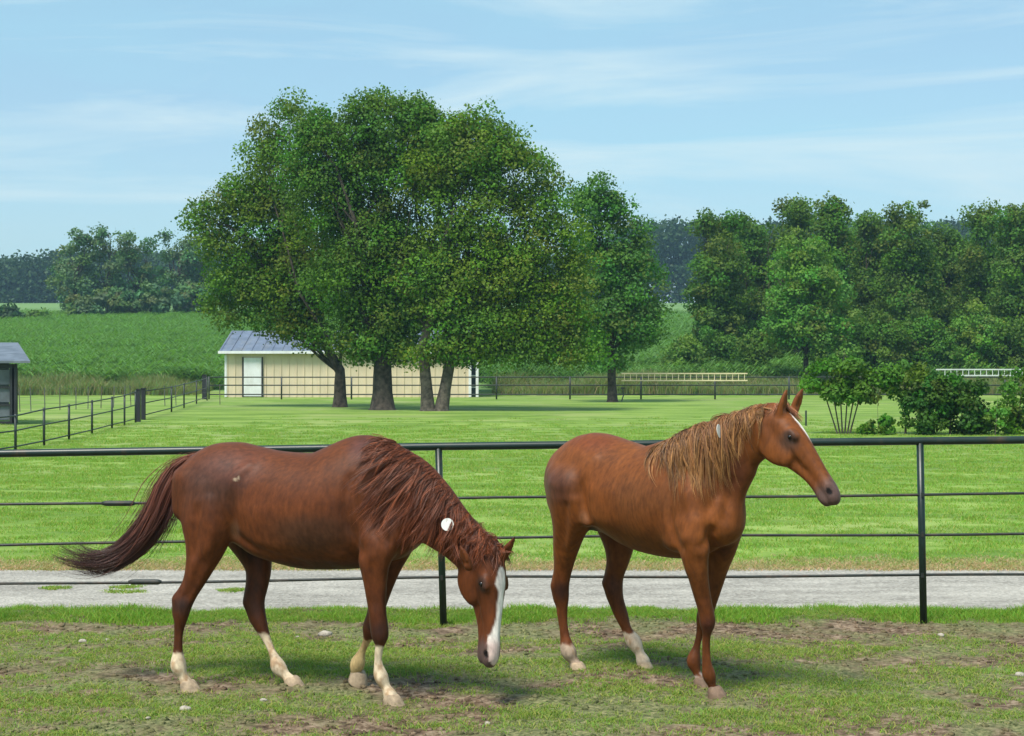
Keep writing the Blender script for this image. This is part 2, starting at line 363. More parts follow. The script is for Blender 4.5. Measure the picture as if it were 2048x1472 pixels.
# corn
def corn(nplants, R, seed):
    r = np.random.default_rng(seed); V = []; Q = []; C = []
    for i in range(nplants):
        x = (i % 5-2)*R*.45+r.uniform(-.1, .1); y = (i//5-1)*R*.6+r.uniform(-.1, .1); h = r.uniform(1.25, 1.75)
        for k in range(9):
            z0 = h*(.15+.09*k); a = (k % 2)*math.pi+r.uniform(-.6, .6); ln = r.uniform(.45, .75); w = .075; c = r.uniform(.7, 1.2); c = (c*r.uniform(.85, 1.1), c, c)
            dx, dy = math.cos(a), math.sin(a); b0 = len(V)
            for j in range(4):
                u = j/3; zz = z0+.34*math.sin(u*2.4)*ln*1.5-.12*u*u; s = w*(1-u*.85)
                V += [(x+dx*ln*u-dy*s, y+dy*ln*u+dx*s, zz), (x+dx*ln*u+dy*s, y+dy*ln*u-dx*s, zz)]; C += [c, c]
            for j in range(3): Q.append((b0+2*j, b0+2*j+1, b0+2*j+3, b0+2*j+2))
    return np.array(V), np.array(Q), np.array(C)
M['corn'] = leafmat('corn_leaf', (.16, .31, .07), .3)
n = 8400; u = r.uniform(0, 1, n); y = 105+ (222-105)*u**1.0; x = r.uniform(-1, 1, n)*y*.47
y = np.round(y/.9)*.9
kk = ~((x > -19.5) & (x < -1.0) & (y < 111)); x, y = x[kk], y[kk]
scatter('corn_field', 'green young corn plants covering the rising field', 'corn', [corn(15, 1.3, s) for s in (41, 42, 43)],
        np.stack([x, y, gz(x, y)-.15], -1), r.uniform(-.15, .15, len(x)), r.uniform(.8, 1.12, len(x)), r.integers(0, 3, len(x)), M['corn'])

# ------------------------------------------------------------------ trees
def leaves(C0, size, rng, tint, updir=.35, outn=None):
    """one rhombic leaf per centre"""
    n = len(C0); a = rng.normal(size=(n, 3)); a[:, 2] -= .3; a /= np.linalg.norm(a, axis=1)[:, None]
    nn = rng.normal(size=(n, 3))*.45; nn[:, 2] += updir
    if outn is not None: nn += outn
    b = np.cross(nn, a); b /= np.linalg.norm(b, axis=1)[:, None]
    s = size*rng.uniform(.6, 1.25, n)[:, None]
    V = np.stack([C0-a*s*.5, C0+b*s*.36-a*s*.05, C0+a*s*.5, C0-b*s*.36-a*s*.05], 1).reshape(-1, 3)
    Q = np.arange(4*n).reshape(n, 4); return V, Q, np.repeat(tint, 4, 0)
def crown_points(blobs, d, depth, per, rng, clus=.5, leafper=40, hollow=.45, ragged=.3):
    """blobs: (px,py,rx,ry[,dd[,dens]]) ellipsoids at distance d; returns leaf centres, tint"""
    C = []; T = []; O_ = []
    sc = d/F
    for bl in blobs:
        px, py, rx, ry = bl[:4]; dd = bl[4] if len(bl) > 4 else 0; den = bl[5] if len(bl) > 5 else 1
        c = P(px, py, d+dd); R = np.array([rx*sc, max(rx, ry)*sc*depth, ry*sc])
        area = (R[0]*R[1]*R[2])**(2/3); nc = max(4, int(area*per*den*.42))
        v = rng.normal(size=(nc, 3)); v /= np.linalg.norm(v, axis=1)[:, None]
        rad = hollow+(1-hollow)*rng.uniform(0, 1, nc)**.45; rad *= 1+ragged*(rng.uniform(0, 1, nc)**3)
        cc = c+v*R*rad[:, None]; cr = clus*rng.uniform(.35, .95, nc)
        m = np.maximum(6, (leafper*2.4*(cr/(.65*clus))**2).astype(int)); cidx = np.repeat(np.arange(nc), m)
        w = rng.normal(size=(len(cidx), 3)); w /= np.linalg.norm(w, axis=1)[:, None]; w[:, 2] = np.where((w[:, 2] < 0) & (rng.uniform(0, 1, len(w)) < .6), -w[:, 2], w[:, 2])
        rr_ = .35+.65*rng.uniform(0, 1, len(w))**.5; rr_ *= 1+.55*rng.uniform(0, 1, len(w))**5
        off = w*np.array([1, 1, .72])*(cr[cidx]*rr_)[:, None]; off[:, 2] -= .25*cr[cidx]*(w[:, 0]**2+w[:, 1]**2)
        ct = np.stack([rng.uniform(.68, 1.12, nc), rng.uniform(.78, 1.22, nc), rng.uniform(.6, 1.1, nc)], -1)
        C.append(cc[cidx]+off); O_.append(w*1.15+v[cidx]*.25); T.append(ct[cidx]*rng.uniform(.9, 1.12, len(cidx))[:, None])
    return np.concatenate(C), np.concatenate(T), np.concatenate(O_)
def limb(mb, p0, p1, r0, r1, rng, n=6, wob=.05, sag=.0):
    p0, p1 = np.array(p0, float), np.array(p1, float); L_ = np.linalg.norm(p1-p0); pts = []; rad = []
    o = rng.normal(size=3)*wob*L_
    for i in range(n):
        u = i/(n-1); q = p0+(p1-p0)*u+o*math.sin(u*math.pi)+rng.normal(size=3)*wob*.18*L_*(0 < i < n-1); q[2] += sag*L_*math.sin(u*math.pi)
        pts.append(q); rad.append(r0+(r1-r0)*u**.8)
    mb.tube(pts, rad, 7, False); return pts
def tree(name, label, cat, base, d, trunk_r, fork, blobs, leafm, barkm, size, per, leafper=40, depth=.8, clus=.9, seed=0, group=None,
         stems=None, hollow=.45, ragged=.3, twigs=3, clip=None, dm=1.5):
    rng = np.random.default_rng(seed); b0 = P(base[0], base[1], d); b0[2] = float(gz(b0[0], d))-.05
    t_ = thing(name, label, cat, tuple(b0), group); sc = d/F
    mb = MB()
    if stems is None: stems = [(base[0], fork)]
    tops = []
    for sx, f in stems:
        s0 = b0.copy(); s0[0] += (sx-base[0])*sc; f0 = P(f[0], f[1], d)
        pts = [s0+np.array([0, 0, -.1]), s0+(f0-s0)*.06, s0+(f0-s0)*.35+rng.normal(size=3)*.04*trunk_r, s0+(f0-s0)*.7, f0]
        cen = np.mean([P(b_[0], b_[1], d) for b_ in blobs if len(stems) == 1 or abs(b_[0]-f[0]) < 120] or [f0], axis=0); cen[2] = max(cen[2], f0[2]+1)
        ld = [f0+(cen-f0)*u_+rng.normal(size=3)*trunk_r*.25 for u_ in (.25, .5, .75, 1)]
        mb.tube(pts+ld, [trunk_r*1.75, trunk_r*1.2, trunk_r*.95, trunk_r*.88, trunk_r*.80, trunk_r*.60, trunk_r*.42, trunk_r*.28, trunk_r*.1], 10, False); tops.append([f0]+ld)
    for bl in blobs:
        c = P(bl[0], bl[1], d+(bl[4] if len(bl) > 4 else 0)); lead = min(tops, key=lambda q: np.linalg.norm(q[0]-c)); cand = [q for q in lead[:4] if q[2] < c[2]-.4] or [lead[0]]; f0 = cand[int(rng.integers(0, len(cand)))]-np.array([0, 0, trunk_r*.3])
        rr = trunk_r*.30; pts = limb(mb, f0, c, rr, rr*.16, rng, 7, .07)
        for k in range(twigs):
            j = int(rng.integers(2, 6)); e = c+rng.normal(size=3)*np.array([bl[2], bl[2]*depth, bl[3]])*sc*.5
            limb(mb, pts[j], e, rr*.35, rr*.06, rng, 5, .08)
    mb.build('trunk', barkm, t_, True)
    C, T, ON = crown_points(blobs, d, depth, per*dm, rng, clus, leafper, hollow, ragged)
    if clip is not None: k_ = C[:, 2] > clip+float(b0[2]); C, T, ON = C[k_], T[k_], ON[k_]
    V, Q, K = leaves(C, size*1.22, rng, T, .35, ON); link('crown', npmesh(name+'_crown', V, Q, K), leafm, t_)
    return t_
M['leaf_a'] = leafmat('dark_tree_leaf', (.118, .194, .026), .32)
M['leaf_b'] = leafmat('mid_tree_leaf', (.102, .184, .028), .32)
M['leaf_c'] = leafmat('yellow_green_leaf', (.134, .212, .028), .32)
M['leaf_maple'] = leafmat('silver_green_leaf', (.106, .205, .046), .30)
M['leaf_line'] = leafmat('tree_line_leaf', (.108, .182, .030), .34)
M['leaf_line2'] = leafmat('tree_line_light_leaf', (.155, .27, .05), .38)
M['leaf_hill'] = leafmat('hill_tree_leaf', (.13, .20, .085), .32)
M['leaf_far'] = leafmat('far_leaf', (.048, .092, .036), .2)
M['leaf_bush'] = leafmat('bush_leaf', (.11, .21, .030), .35)
tree('broad_tree', 'left tree of the big clump, low forked trunk with limb reaching over the barn roof', 'tree', (680, 812), 74, .30, (680, 742),
     [(428, 440, 42, 38), (465, 420, 35, 30), (405, 430, 22, 20), (450, 520, 55, 62), (520, 455, 78, 78), (470, 600, 52, 52), (560, 585, 85, 62), (560, 350, 70, 66),
      (590, 262, 62, 52, 0, .8), (520, 255, 36, 18, 0, .6), (575, 212, 22, 20, 0, .7), (540, 300, 45, 40, 0, .8), (625, 480, 80, 80), (640, 600, 70, 50), (500, 395, 60, 40), (610, 655, 40, 22), (560, 650, 50, 24), (650, 670, 46, 26), (600, 520, 80, 60), (530, 540, 60, 60)],
     M['leaf_a'], M['bark'], .125, 24, 46, .8, .95, 1, clip=1.9, dm=2.1)
tree('broad_tree', 'middle tree of the big clump, thickest dark trunk and tallest rounded crown', 'tree', (765, 821), 69.5, .46, (765, 720),
     [(680, 300, 85, 62), (790, 262, 98, 66), (760, 222, 62, 30), (835, 235, 45, 32), (640, 395, 80, 70), (745, 350, 80, 52), (720, 470, 70, 62, 0, .8), (800, 420, 60, 48, 0, .45),
      (700, 560, 80, 60), (790, 560, 75, 66), (880, 340, 60, 58), (760, 635, 75, 40), (690, 640, 40, 35), (640, 260, 45, 42), (830, 500, 50, 45, 0, .6), (860, 275, 60, 45), (730, 420, 60, 50, 0, .8), (860, 600, 50, 50), (760, 682, 62, 28), (825, 690, 48, 26), (700, 685, 40, 22), (740, 500, 80, 60), (730, 700, 40, 18), (790, 704, 40, 18), (800, 480, 60, 50, 0, .7), (710, 350, 80, 60)],
     M['leaf_b'], M['bark'], .12, 24, 46, .8, .95, 2, clip=1.7, dm=2.4)
tree('broad_tree', 'right tree of the big clump, twin stemmed pale trunk and yellow green crown', 'tree', (868, 823), 68, .26, (880, 705),
     [(930, 292, 76, 62), (955, 238, 34, 30, 0, .8), (985, 262, 24, 22), (1040, 352, 66, 50), (1075, 400, 50, 52), (990, 440, 80, 66, 0, .9), (900, 420, 58, 58, 0, .5), (1110, 500, 62, 62), (1135, 555, 45, 60),
      (900, 580, 70, 60), (1000, 560, 85, 70), (1080, 625, 76, 46), (980, 650, 70, 36), (1150, 640, 30, 30), (870, 500, 48, 40, 0, .5), (1060, 690, 48, 20), (920, 660, 35, 20), (905, 330, 60, 50), (960, 350, 60, 50), (1010, 300, 40, 34), (850, 560, 50, 50), (1050, 540, 60, 60), (905, 694, 50, 24), (965, 696, 50, 24), (1010, 690, 50, 28), (1115, 690, 62, 36), (1165, 700, 40, 26), (870, 640, 50, 36), (840, 700, 44, 20), (935, 708, 44, 18), (1070, 705, 50, 24), (950, 520, 70, 60, 0, .8), (900, 480, 50, 40, 0, .6), (850, 350, 50, 46)],
     M['leaf_c'], M['bark_pale'], .12, 24, 46, .8, .95, 3, stems=[(856, (846, 690)), (882, (906, 690))], clip=1.5, dm=2.4)
tree('shade_tree', 'single oval crowned tree with straight trunk right of the big clump', 'tree', (1225, 803), 84, .24, (1222, 700),
     [(1200, 385, 34, 26), (1165, 400, 28, 30), (1235, 420, 34, 34), (1195, 440, 58, 50), (1185, 520, 62, 60), (1250, 500, 48, 60), (1275, 580, 46, 60), (1210, 600, 80, 60), (1150, 590, 40, 60),
      (1295, 640, 36, 42), (1240, 660, 68, 44), (1180, 665, 46, 36), (1222, 715, 50, 24)],
     M['leaf_maple'], M['bark'], .15, 24, 42, .85, .95, 4, clip=1.6)
# right tree line
line = [(1440, 425, 62, 118, 'leaf_line', 'leftmost tree of the right tree line, rounded crown beside the far blue wood'),
        (1505, 440, 50, 126, 'leaf_line', 'dark tree with sloping top in the right tree line, behind the pale leafy tree'),
        (1590, 410, 48, 122, 'leaf_line', 'thin topped tree just left of the tallest crowns in the right tree line'),
        (1665, 403, 52, 118, 'leaf_line', 'tall spiky topped tree near the middle of the right tree line'),
        (1740, 425, 46, 126, 'leaf_line', 'lower crown between the two tallest trees of the right tree line'),
        (1815, 407, 64, 118, 'leaf_line', 'broad flat topped tree right of the middle of the right tree line'),
        (1892, 458, 44, 128, 'leaf_line', 'lowest tree of the right tree line, set in the dip before the frame edge'),
        (1965, 425, 46, 122, 'leaf_line', 'tree with bushy crest second from the right edge of the tree line'),
        (2035, 412, 58, 116, 'leaf_line', 'rightmost tree of the tree line, cut by the right edge'),]
for i, (cx, ty, hw, d, mt, lb) in enumerate(line):
    rr = np.random.default_rng(60+i); bl = []
    Ht = 700-ty
    for k in range(9):
        v = (k+.5)/9; w = hw*(1.25*math.sin(min(1, v*1.5+.22)*1.57))
        bl.append((cx+rr.uniform(-.45, .45)*w*(v+.2), ty+26+v*Ht*.86, w*rr.uniform(.55, .75), 34+rr.uniform(0, 14), rr.uniform(-1.5, 1.5)))
    for k in range(3): bl.append((cx+rr.uniform(-.6, .6)*hw, ty+rr.uniform(8, 30), 16, 18, 0, .7))
    if i == 0: bl += [(1410, 560, 34, 50), (1420, 630, 30, 40)]
    tree('line_tree', lb, 'tree', (cx, 760), d, .28, (cx+rr.uniform(-10, 10), 690), bl, M[mt], M['bark'], .20, 10, 42, .8, 1.1, 70+i, 'trees of the tree line on the right', dm=2.0)
for i, (cx, ty, d, lb) in enumerate(((1478, 480, 130, 'dark tree filling the gap behind the two leftmost trees of the tree line'), (1550, 470, 131, 'dark tree filling the gap left of the spiky topped tree'),
        (1705, 470, 131, 'dark tree filling the gap behind the middle of the tree line'), (1778, 475, 132, 'dark tree filling the gap left of the broad flat topped tree'), (1930, 490, 132, 'dark tree filling the dip near the right end of the tree line'), (2000, 480, 131, 'dark tree behind the two rightmost trees of the tree line'))):
    rr = np.random.default_rng(400+i); bl = [(cx+rr.uniform(-22, 22), ty+20+k*38, 52, 36, rr.uniform(-1, 1)) for k in range(6)]
    tree('line_tree', lb, 'tree', (cx, 760), d, .25, (cx, 690), bl, M['leaf_line'], M['bark'], .22, 9, 40, .8, 1.2, 410+i, 'trees of the tree line on the right', dm=1.6)
tree('pale_leafy_tree', 'pale green leafy tree standing in front of the right tree line', 'tree', (1612, 772), 104, .2, (1612, 700),
     [(1600, 500, 36, 40), (1590, 560, 60, 50), (1640, 560, 40, 50), (1610, 620, 68, 50), (1660, 640, 50, 44), (1580, 670, 50, 40), (1640, 690, 60, 36)],
     M['leaf_line2'], M['bark'], .18, 18, 42, .8, 1.0, 90)
for i, (px, py, rx, ry, d, mt, lb) in enumerate([
    (1515, 700, 34, 50, 108, 'leaf_line', 'dark shrub around the bare trunk left of the pale leafy tree'),
    (1445, 690, 40, 34, 112, 'leaf_line', 'dark shrub at the field edge below the leftmost tree of the tree line'),
    (1360, 705, 42, 30, 110, 'leaf_line2', 'bright green shrub in the field edge right of the oval crowned tree'),
    (1750, 690, 60, 56, 106, 'leaf_line', 'shaded undergrowth shrub behind the many stemmed small tree'),
    (1850, 680, 66, 62, 108, 'leaf_line', 'dark undergrowth shrub left of the white ladder'),
    (1960, 670, 70, 66, 108, 'leaf_line2', 'lighter undergrowth shrub above the white ladder'),
    (2050, 690, 60, 60, 106, 'leaf_line', 'undergrowth shrub at the right edge above the white ladder')]):
    rr = np.random.default_rng(120+i); bl = [(px+rr.uniform(-.5, .5)*rx, py+rr.uniform(-.5, .5)*ry, rx*.6, ry*.6) for k in range(6)]+[(px, py+ry*.4, rx, ry*.7)]
    tree('shrub', lb, 'shrub', (px, 770), d, .06, (px, py+ry*.5), bl, M[mt], M['bark'], .18, 13, 40, .8, .9, 130+i, 'shrubs under the tree line')
# left group on the hill, about 220 m off
far = [(150, 442, 52, 'tallest gappy crowned tree of the hazy group on the left', 9), (215, 450, 52, 'second gappy crowned tree of the hazy left group', 9),
       (275, 472, 42, 'thin crowned lower tree in the middle of the hazy left group', 8), (350, 462, 48, 'flat topped thin tree right of the middle of the hazy left group', 8),
       (412, 472, 46, 'rightmost tree of the hazy left group beside the big clump', 8)]
for i, (cx, ty, hw, lb, nb) in enumerate(far):
    rr = np.random.default_rng(150+i); bl = []
    for k in range(nb): bl.append((cx+rr.uniform(-.7, .7)*hw, ty+14+rr.uniform(0, 1)**1.2*90, hw*rr.uniform(.22, .4), rr.uniform(9, 17), rr.uniform(-2, 2)))
    bl += [(cx, 590, hw*.8, 34), (cx+rr.uniform(-20, 20), 560, hw*.6, 28)]
    tree('hill_tree', lb, 'tree', (cx, 640), 214+i*1.5, .35, (cx, 590), bl, M['leaf_hill'], M['bark'], .34, 4.2, 30, .8, 1.5, 160+i, 'trees of the hazy group on the hill')
for i, (px, py, rx, ry, d, lb, mt) in enumerate([
    (165, 610, 34, 34, 206, 'rounded hazy shrub at the left end of the hill group', 'leaf_hill'), (225, 605, 44, 38, 208, 'broad hazy shrub under the two gappy trees', 'leaf_hill'),
    (300, 600, 50, 42, 208, 'grey green shrub in the middle of the hill group', 'leaf_hill'), (370, 600, 46, 42, 210, 'shrub at the right end of the hill group', 'leaf_hill'),
    (430, 600, 40, 44, 212, 'shrub partly behind the left crown of the big clump', 'leaf_hill'),
    (12, 634, 32, 20, 190, 'dark round shrub at the left edge above the shed roof', 'leaf_far'), (76, 638, 13, 9, 192, 'small bright shrub beside the dark round shrub', 'leaf_line2')]):
    rr = np.random.default_rng(180+i); bl = [(px+rr.uniform(-.5, .5)*rx, py+rr.uniform(-.4, .3)*ry, rx*.55, ry*.55) for k in range(5)]+[(px, py, rx*.9, ry*.85)]
    tree('hill_shrub', lb, 'shrub', (px, 646), d, .1, (px, py+ry*.3), bl, M[mt], M['bark'], .42, 3.2, 34, .8, 1.2, 190+i, 'shrubs on the hill')
# far wood: one mass
rng = np.random.default_rng(200); C = []
n = 11500; x = rng.uniform(-240, 240, n); y = 416+rng.uniform(0, 30, n)
ht = 9.5+8.5*sstep(12, 34, x)+3.2*vnoise(np.stack([x, y*0, y*0], -1), .045, 7)+2.4*vnoise(np.stack([x, y, y*0], -1), .22, 8)
z = gz(x, y)+ht*rng.uniform(.0, 1, n)**.8
cc = np.stack([x, y, z], -1); m = 26; ci = np.repeat(np.arange(n), m)
C = cc[ci]+rng.normal(size=(len(ci), 3))*np.array([1.2, 1.2, .8])
ct = rng.uniform(.7, 1.25, (n, 1))*np.ones((1, 3)); V, Q, K = leaves(C, 1.05, rng, ct[ci]*rng.uniform(.8, 1.2, (len(ci), 1)))
tag(link('far_wood', npmesh('far_wood', V, Q, K), M['leaf_far']), 'far blue hazy wood along the top of the fields', 'wood', kind='stuff')
# small tree and bushes of the right garden
tree('small_tree', 'many stemmed small leafy tree behind the right horse head', 'tree', (1686, 868), 45.7, .022, (1690, 800),
     [(1685, 745, 52, 26), (1640, 760, 34, 22), (1730, 755, 36, 22), (1690, 780, 50, 20), (1655, 785, 28, 14), (1720, 785, 30, 16), (1700, 730, 28, 14)],
     M['leaf_bush'], M['bark_pale'], .10, 75, 26, .8, .34, 210, dm=2.2, stems=[(1676+i*4.5, (1650+i*15, 790-(i % 3)*8)) for i in range(6)], twigs=2)
tree('small_tree', 'small leafy tree with single thin stem left of the dense bush', 'tree', (1811, 868), 45.7, .03, (1812, 800),
     [(1815, 745, 34, 20), (1790, 765, 30, 20), (1840, 765, 26, 22), (1812, 790, 26, 18), (1770, 755, 16, 14)],
     M['leaf_bush'], M['bark_pale'], .10, 75, 26, .8, .34, 211, dm=2.0)
M['leaf_dense'] = leafmat('dense_bush_leaf', (.060, .13, .024), .28)
tree('dense_bush', 'dense dark green rounded bush right of the small leafy tree', 'bush', (1900, 868), 45.2, .03, (1900, 840),
     [(1870, 790, 50, 34), (1930, 790, 50, 36), (1900, 770, 44, 22), (1850, 830, 46, 36), (1910, 835, 60, 34), (1962, 830, 32, 36), (1830, 820, 24, 30)],
     M['leaf_dense'], M['bark'], .10, 60, 30, .8, .34, 212, dm=2.4)
tree('dense_bush', 'leafy bush cut by the right edge of the picture', 'bush', (2035, 868), 45.2, .03, (2035, 840),
     [(2035, 780, 30, 34), (2055, 830, 44, 38), (2025, 835, 20, 30), (2065, 770, 30, 30)], M['leaf_bush'], M['bark'], .10, 60, 30, .8, .34, 213, dm=2.4)
tree('low_plant', 'low spiky plant on the mulch between the two small trees', 'plant', (1757, 870), 45, .012, (1757, 862),
     [(1750, 856, 22, 10), (1772, 852, 14, 12), (1740, 860, 10, 6)], M['leaf_bush'], M['bark_pale'], .12, 60, 22, .8, .25, 214)
tree('low_plant', 'sparse pale shrub in the gap before the right edge bush', 'plant', (1990, 870), 44.6, .012, (1992, 850),
     [(1992, 840, 18, 24), (2000, 815, 12, 16)], M['leaf_line2'], M['bark_pale'], .10, 60, 22, .8, .25, 215)

# ------------------------------------------------------------------ barn behind the far fence
D = 96.0; x0 = P(450, 0, D)[0]; x1 = P(938, 0, D)[0]; x2 = P(955, 0, D)[0]; zt = P(0, 706, D)[2]; zr = P(0, 664, D+4)[2]
barn = thing('barn', 'long low cream barn with blue grey metal roof behind the big clump of trees', 'barn', ((x0+x2)/2, D+4, 0))
nr = 0; DEP = 8.0
mb = MB(); mb.box(((x0+x1)/2, D+DEP/2, (zt-.02)/2), (x1-x0, DEP, zt+.0-.02)); mb.build('wall', M['cream'], barn)
xx = x0+.15; rib = None; rmesh = None
while xx < x1-.1:                                                    # raised ribs of the siding
    if not (P(484, 0, D)[0]-.1 < xx < P(526, 0, D)[0]+.1):
        if rmesh is None:
            q = MB().box((0, 0, (zt-.06)/2), (.05, .05, zt-.1)); rib = q.build('rib', M['cream'], barn); rmesh = rib.data
        else: rib = link('rib', rmesh, None, barn)
        rib.location = Vector((xx, D-.02, 0.02))-barn.location
    xx += .46
mb = MB()
ov = .35; ym = D+DEP/2
for (ya, yb) in ((D-ov, ym), (D+DEP+ov, ym)):
    b0 = len(mb.v); za = zt-.02; s = -1 if ya < yb else 1
    for X_ in (x0-.3, x2+.35):
        mb.v += [(X_, ya, za+.06), (X_, yb, zr), (X_, ya, za+.14), (X_, yb, zr+.08)]
    mb.f += [(b0, b0+1, b0+3, b0+2), (b0+4, b0+6, b0+7, b0+5), (b0+2, b0+3, b0+7, b0+6), (b0, b0+4, b0+5, b0+1), (b0, b0+2, b0+6, b0+4), (b0+1, b0+5, b0+7, b0+3)]
roof = mb.build('roof', M['roof_metal'], barn)
sm = None; xx = x0-.2
while xx < x2+.3:
    if sm is None:
        q = MB(); b0 = 0
        for X_ in (-.02, .02): q.v += [(X_, D-ov, zt+.121), (X_, ym-.03, zr+.081), (X_, D-ov, zt+.16), (X_, ym-.03, zr+.12)]
        q.f += [(0, 1, 3, 2), (4, 6, 7, 5), (2, 3, 7, 6), (0, 4, 5, 1), (0, 2, 6, 4), (1, 5, 7, 3)]
        s_ = q.build('seam', M['roof_metal'], roof); s_.location = (xx, 0, 0); sm = s_.data
    else: s_ = link('seam', sm, None, roof); s_.location = (xx, 0, 0)
    xx += .61
MB().box(((x0+x2)/2, D-ov-.03, zt+.04), (x2-x0+.7, .05, .16)).build('fascia', M['white'], barn)
# gable ends
mb = MB(); mb.v = [(x0+.01, D, zt-.02), (x0+.01, D+DEP, zt-.02), (x0+.01, ym, zr-.02)]+[(x0+.12, D, zt-.02), (x0+.12, D+DEP, zt-.02), (x0+.12, ym, zr-.02)]
mb.f = [(0, 2, 1), (3, 4, 5), (0, 1, 4, 3), (1, 2, 5, 4), (2, 0, 3, 5)]; mb.build('gable', M['cream'], barn)
da, db = P(488, 0, D)[0], P(523, 0, D)[0]
dr = MB().box(((da+db)/2, D-.05, 1.22), (db-da, .06, 2.3)).build('door', M['white'], barn)
MB().box((db-.14, D-.09, 1.1), (.05, .05, .16)).build('handle', M['dark_frame'], dr)
for X_ in (da-.06, db+.06): MB().box((X_, D-.06, 1.22), (.07, .09, 2.4)).build('door_frame', M['dark_frame'], barn)
MB().box((x0+.05, D-.04, zt/2-.05), (.13, .07, zt-.15)).build('corner_trim', M['white'], barn)
MB().box((x1+.06, D-.05, zt/2-.05), (.16, .1, zt-.15)).build('corner_trim', M['white'], barn)
MB().box(((x1+x2)/2, D+.6, zt/2-.05), (.32, .06, zt-.15)).build('glazed_panel', M['glass'], barn)
MB().box((x2-.02, D-.05, zt/2-.05), (.16, .12, zt-.15)).build('porch_post', M['white'], barn)
for k in range(3): MB().box(((x1+x2)/2, D+.55, .6+k*.7), (.3, .05, .06)).build('glazing_bar', M['white'], barn)

# ------------------------------------------------------------------ left shed
D = 52.5; sh = thing('loafing_shed', 'open fronted grey metal shed with pent roof cut by the left edge', 'shed', (P(-40, 0, D)[0], D+1.5, 0))
xa, xb = P(-150, 0, D)[0], P(33, 0, D)[0]; zE = P(0, 726, D)[2]
ya = D; yb = D+3.2; zB = P(0, 689, yb)[2]
q = MB()
for X_, o2 in ((xa, 0), (P(66, 0, D)[0], 1)):
    X2 = X_-1.6 if not o2 else P(36, 0, yb)[0]
    q.v += [(X_, ya-.3, zE), (X2, yb, zB), (X_, ya-.3, zE+.07), (X2, yb, zB+.07)]
q.f += [(0, 1, 3, 2), (4, 6, 7, 5), (2, 3, 7, 6), (0, 4, 5, 1), (0, 2, 6, 4), (1, 5, 7, 3)]
rf = q.build('roof', M['shed_roof'], sh)
for k in range(9):
    X_ = P(58, 0, D)[0]-k*.42; q = MB()
    for dx in (-.03, .03): q.v += [(X_+dx, ya-.3, zE+.071), (X_+dx-1.55, yb, zB+.071), (X_+dx, ya-.3, zE+.11), (X_+dx-1.55, yb, zB+.11)]
    q.f = [(0, 1, 3, 2), (4, 6, 7, 5), (2, 3, 7, 6), (0, 4, 5, 1), (0, 2, 6, 4), (1, 5, 7, 3)]; q.build('roof_rib', M['shed_roof'], rf)
MB().box(((xa+xb)/2, ya+.05, zE-.1), (xb-xa, .1, .14)).build('header', M['dark_frame'], sh)
for X_ in (xb-.06, P(24, 0, D)[0]): MB().box((X_, ya+.04, zE/2-.05), (.14, .14, zE-.2)).build('post', M['dark_frame'], sh)
for k in range(3):
    z0 = .12+k*(zE-.3)/3
    MB().box(((xa+P(22, 0, D)[0])/2, ya+.12, z0+(zE-.3)/6), (P(22, 0, D)[0]-xa, .04, (zE-.3)/3-.1)).build('panel', M['shed_panel'], sh)
    MB().box(((xa+P(22, 0, D)[0])/2, ya+.06, z0-.04), (P(22, 0, D)[0]-xa, .05, .07)).build('girt', M['dark_frame'], sh)
MB().box((P(20, 0, yb)[0]-1.5, yb-.1, zE/2+.2), (3.0, .05, zE+.3)).build('back_wall', M['shed_panel'], sh)

# ------------------------------------------------------------------ fences
def rail_fence(t_, posts, rails, pr, rr, mp_, mr_, nseg=6):
    """posts: (x, y, height) ; rails: heights as fractions of post height"""
    pm = {}
    for (x, y, h) in posts:
        key = round(h, 1)
        MB().tube([(x, y, float(gz(x, y))-.05), (x, y, float(gz(x, y))+h)], pr, 6).build('post', mp_, t_, True)
    for f in rails:
        pts = [(x, y, float(gz(x, y))+h*f) for x, y, h in posts]
        MB().tube(pts, rr, nseg).build('rail', mr_, t_, True)
fp = [(x_, 799, 46) for x_ in (418, 563, 703, 850, 993, 1140, 1282, 1430, 1578, 1722, 1866, 2010, 2155)]
posts = []
for px, py, hp in fp:
    x, y = G(px, py); posts.append((x, y, hp*y/F))
far_f = thing('pipe_rail_fence', 'low dark rail fence running across the back of the lawn before the barn', 'fence', (posts[5][0], posts[5][1], 0))
rail_fence(far_f, posts, (.97, .62, .22), .05, .036, M['dark_steel'], M['dark_steel'])
lp = [(-30, 912, 78), (31, 902, 74), (88, 891, 76), (138, 879, 71), (184, 868, 68), (224, 857, 64), (249, 851, 63), (271, 845, 64)]
posts = [];
for px, py, hp in lp: x, y = G(px, py); posts.append((x, y, hp*y/F))
lf = thing('side_rail_fence', 'dark rail fence slanting back from the left edge past the shed', 'fence', (posts[3][0], posts[3][1], 0))
rail_fence(lf, posts, (.95, .55, .12), .035, .018, M['dark_steel'], M['dark_steel'])
lp2 = [(284, 840, 60), (343, 824, 52), (368, 816, 50), (393, 808, 48), (414, 801, 47)]
posts2 = []
for px, py, hp in lp2: x, y = G(px, py); posts2.append((x, y, hp*y/F))
lf2 = thing('side_rail_fence', 'dark rail fence joining the gate post pair to the lawn corner post', 'fence', (posts2[2][0], posts2[2][1], 0))
rail_fence(lf2, posts2, (.95, .55, .15), .04, .02, M['dark_steel'], M['dark_steel'])
for (px, py, hp, lb) in ((277, 844, 64, 'thick dark gate post, left one of the pair'), (287, 840, 62, 'thick dark gate post, right one of the pair')):
    x, y = G(px, py); g_ = MB().box((0, 0, hp*y/F/2), (.13, .13, hp*y/F)).box((0, 0, hp*y/F+.02), (.16, .16, .04)).build('gate_post', M['dark_frame']); g_.location = (x, y, 0); tag(g_, lb, 'post', 'pair of gate posts')
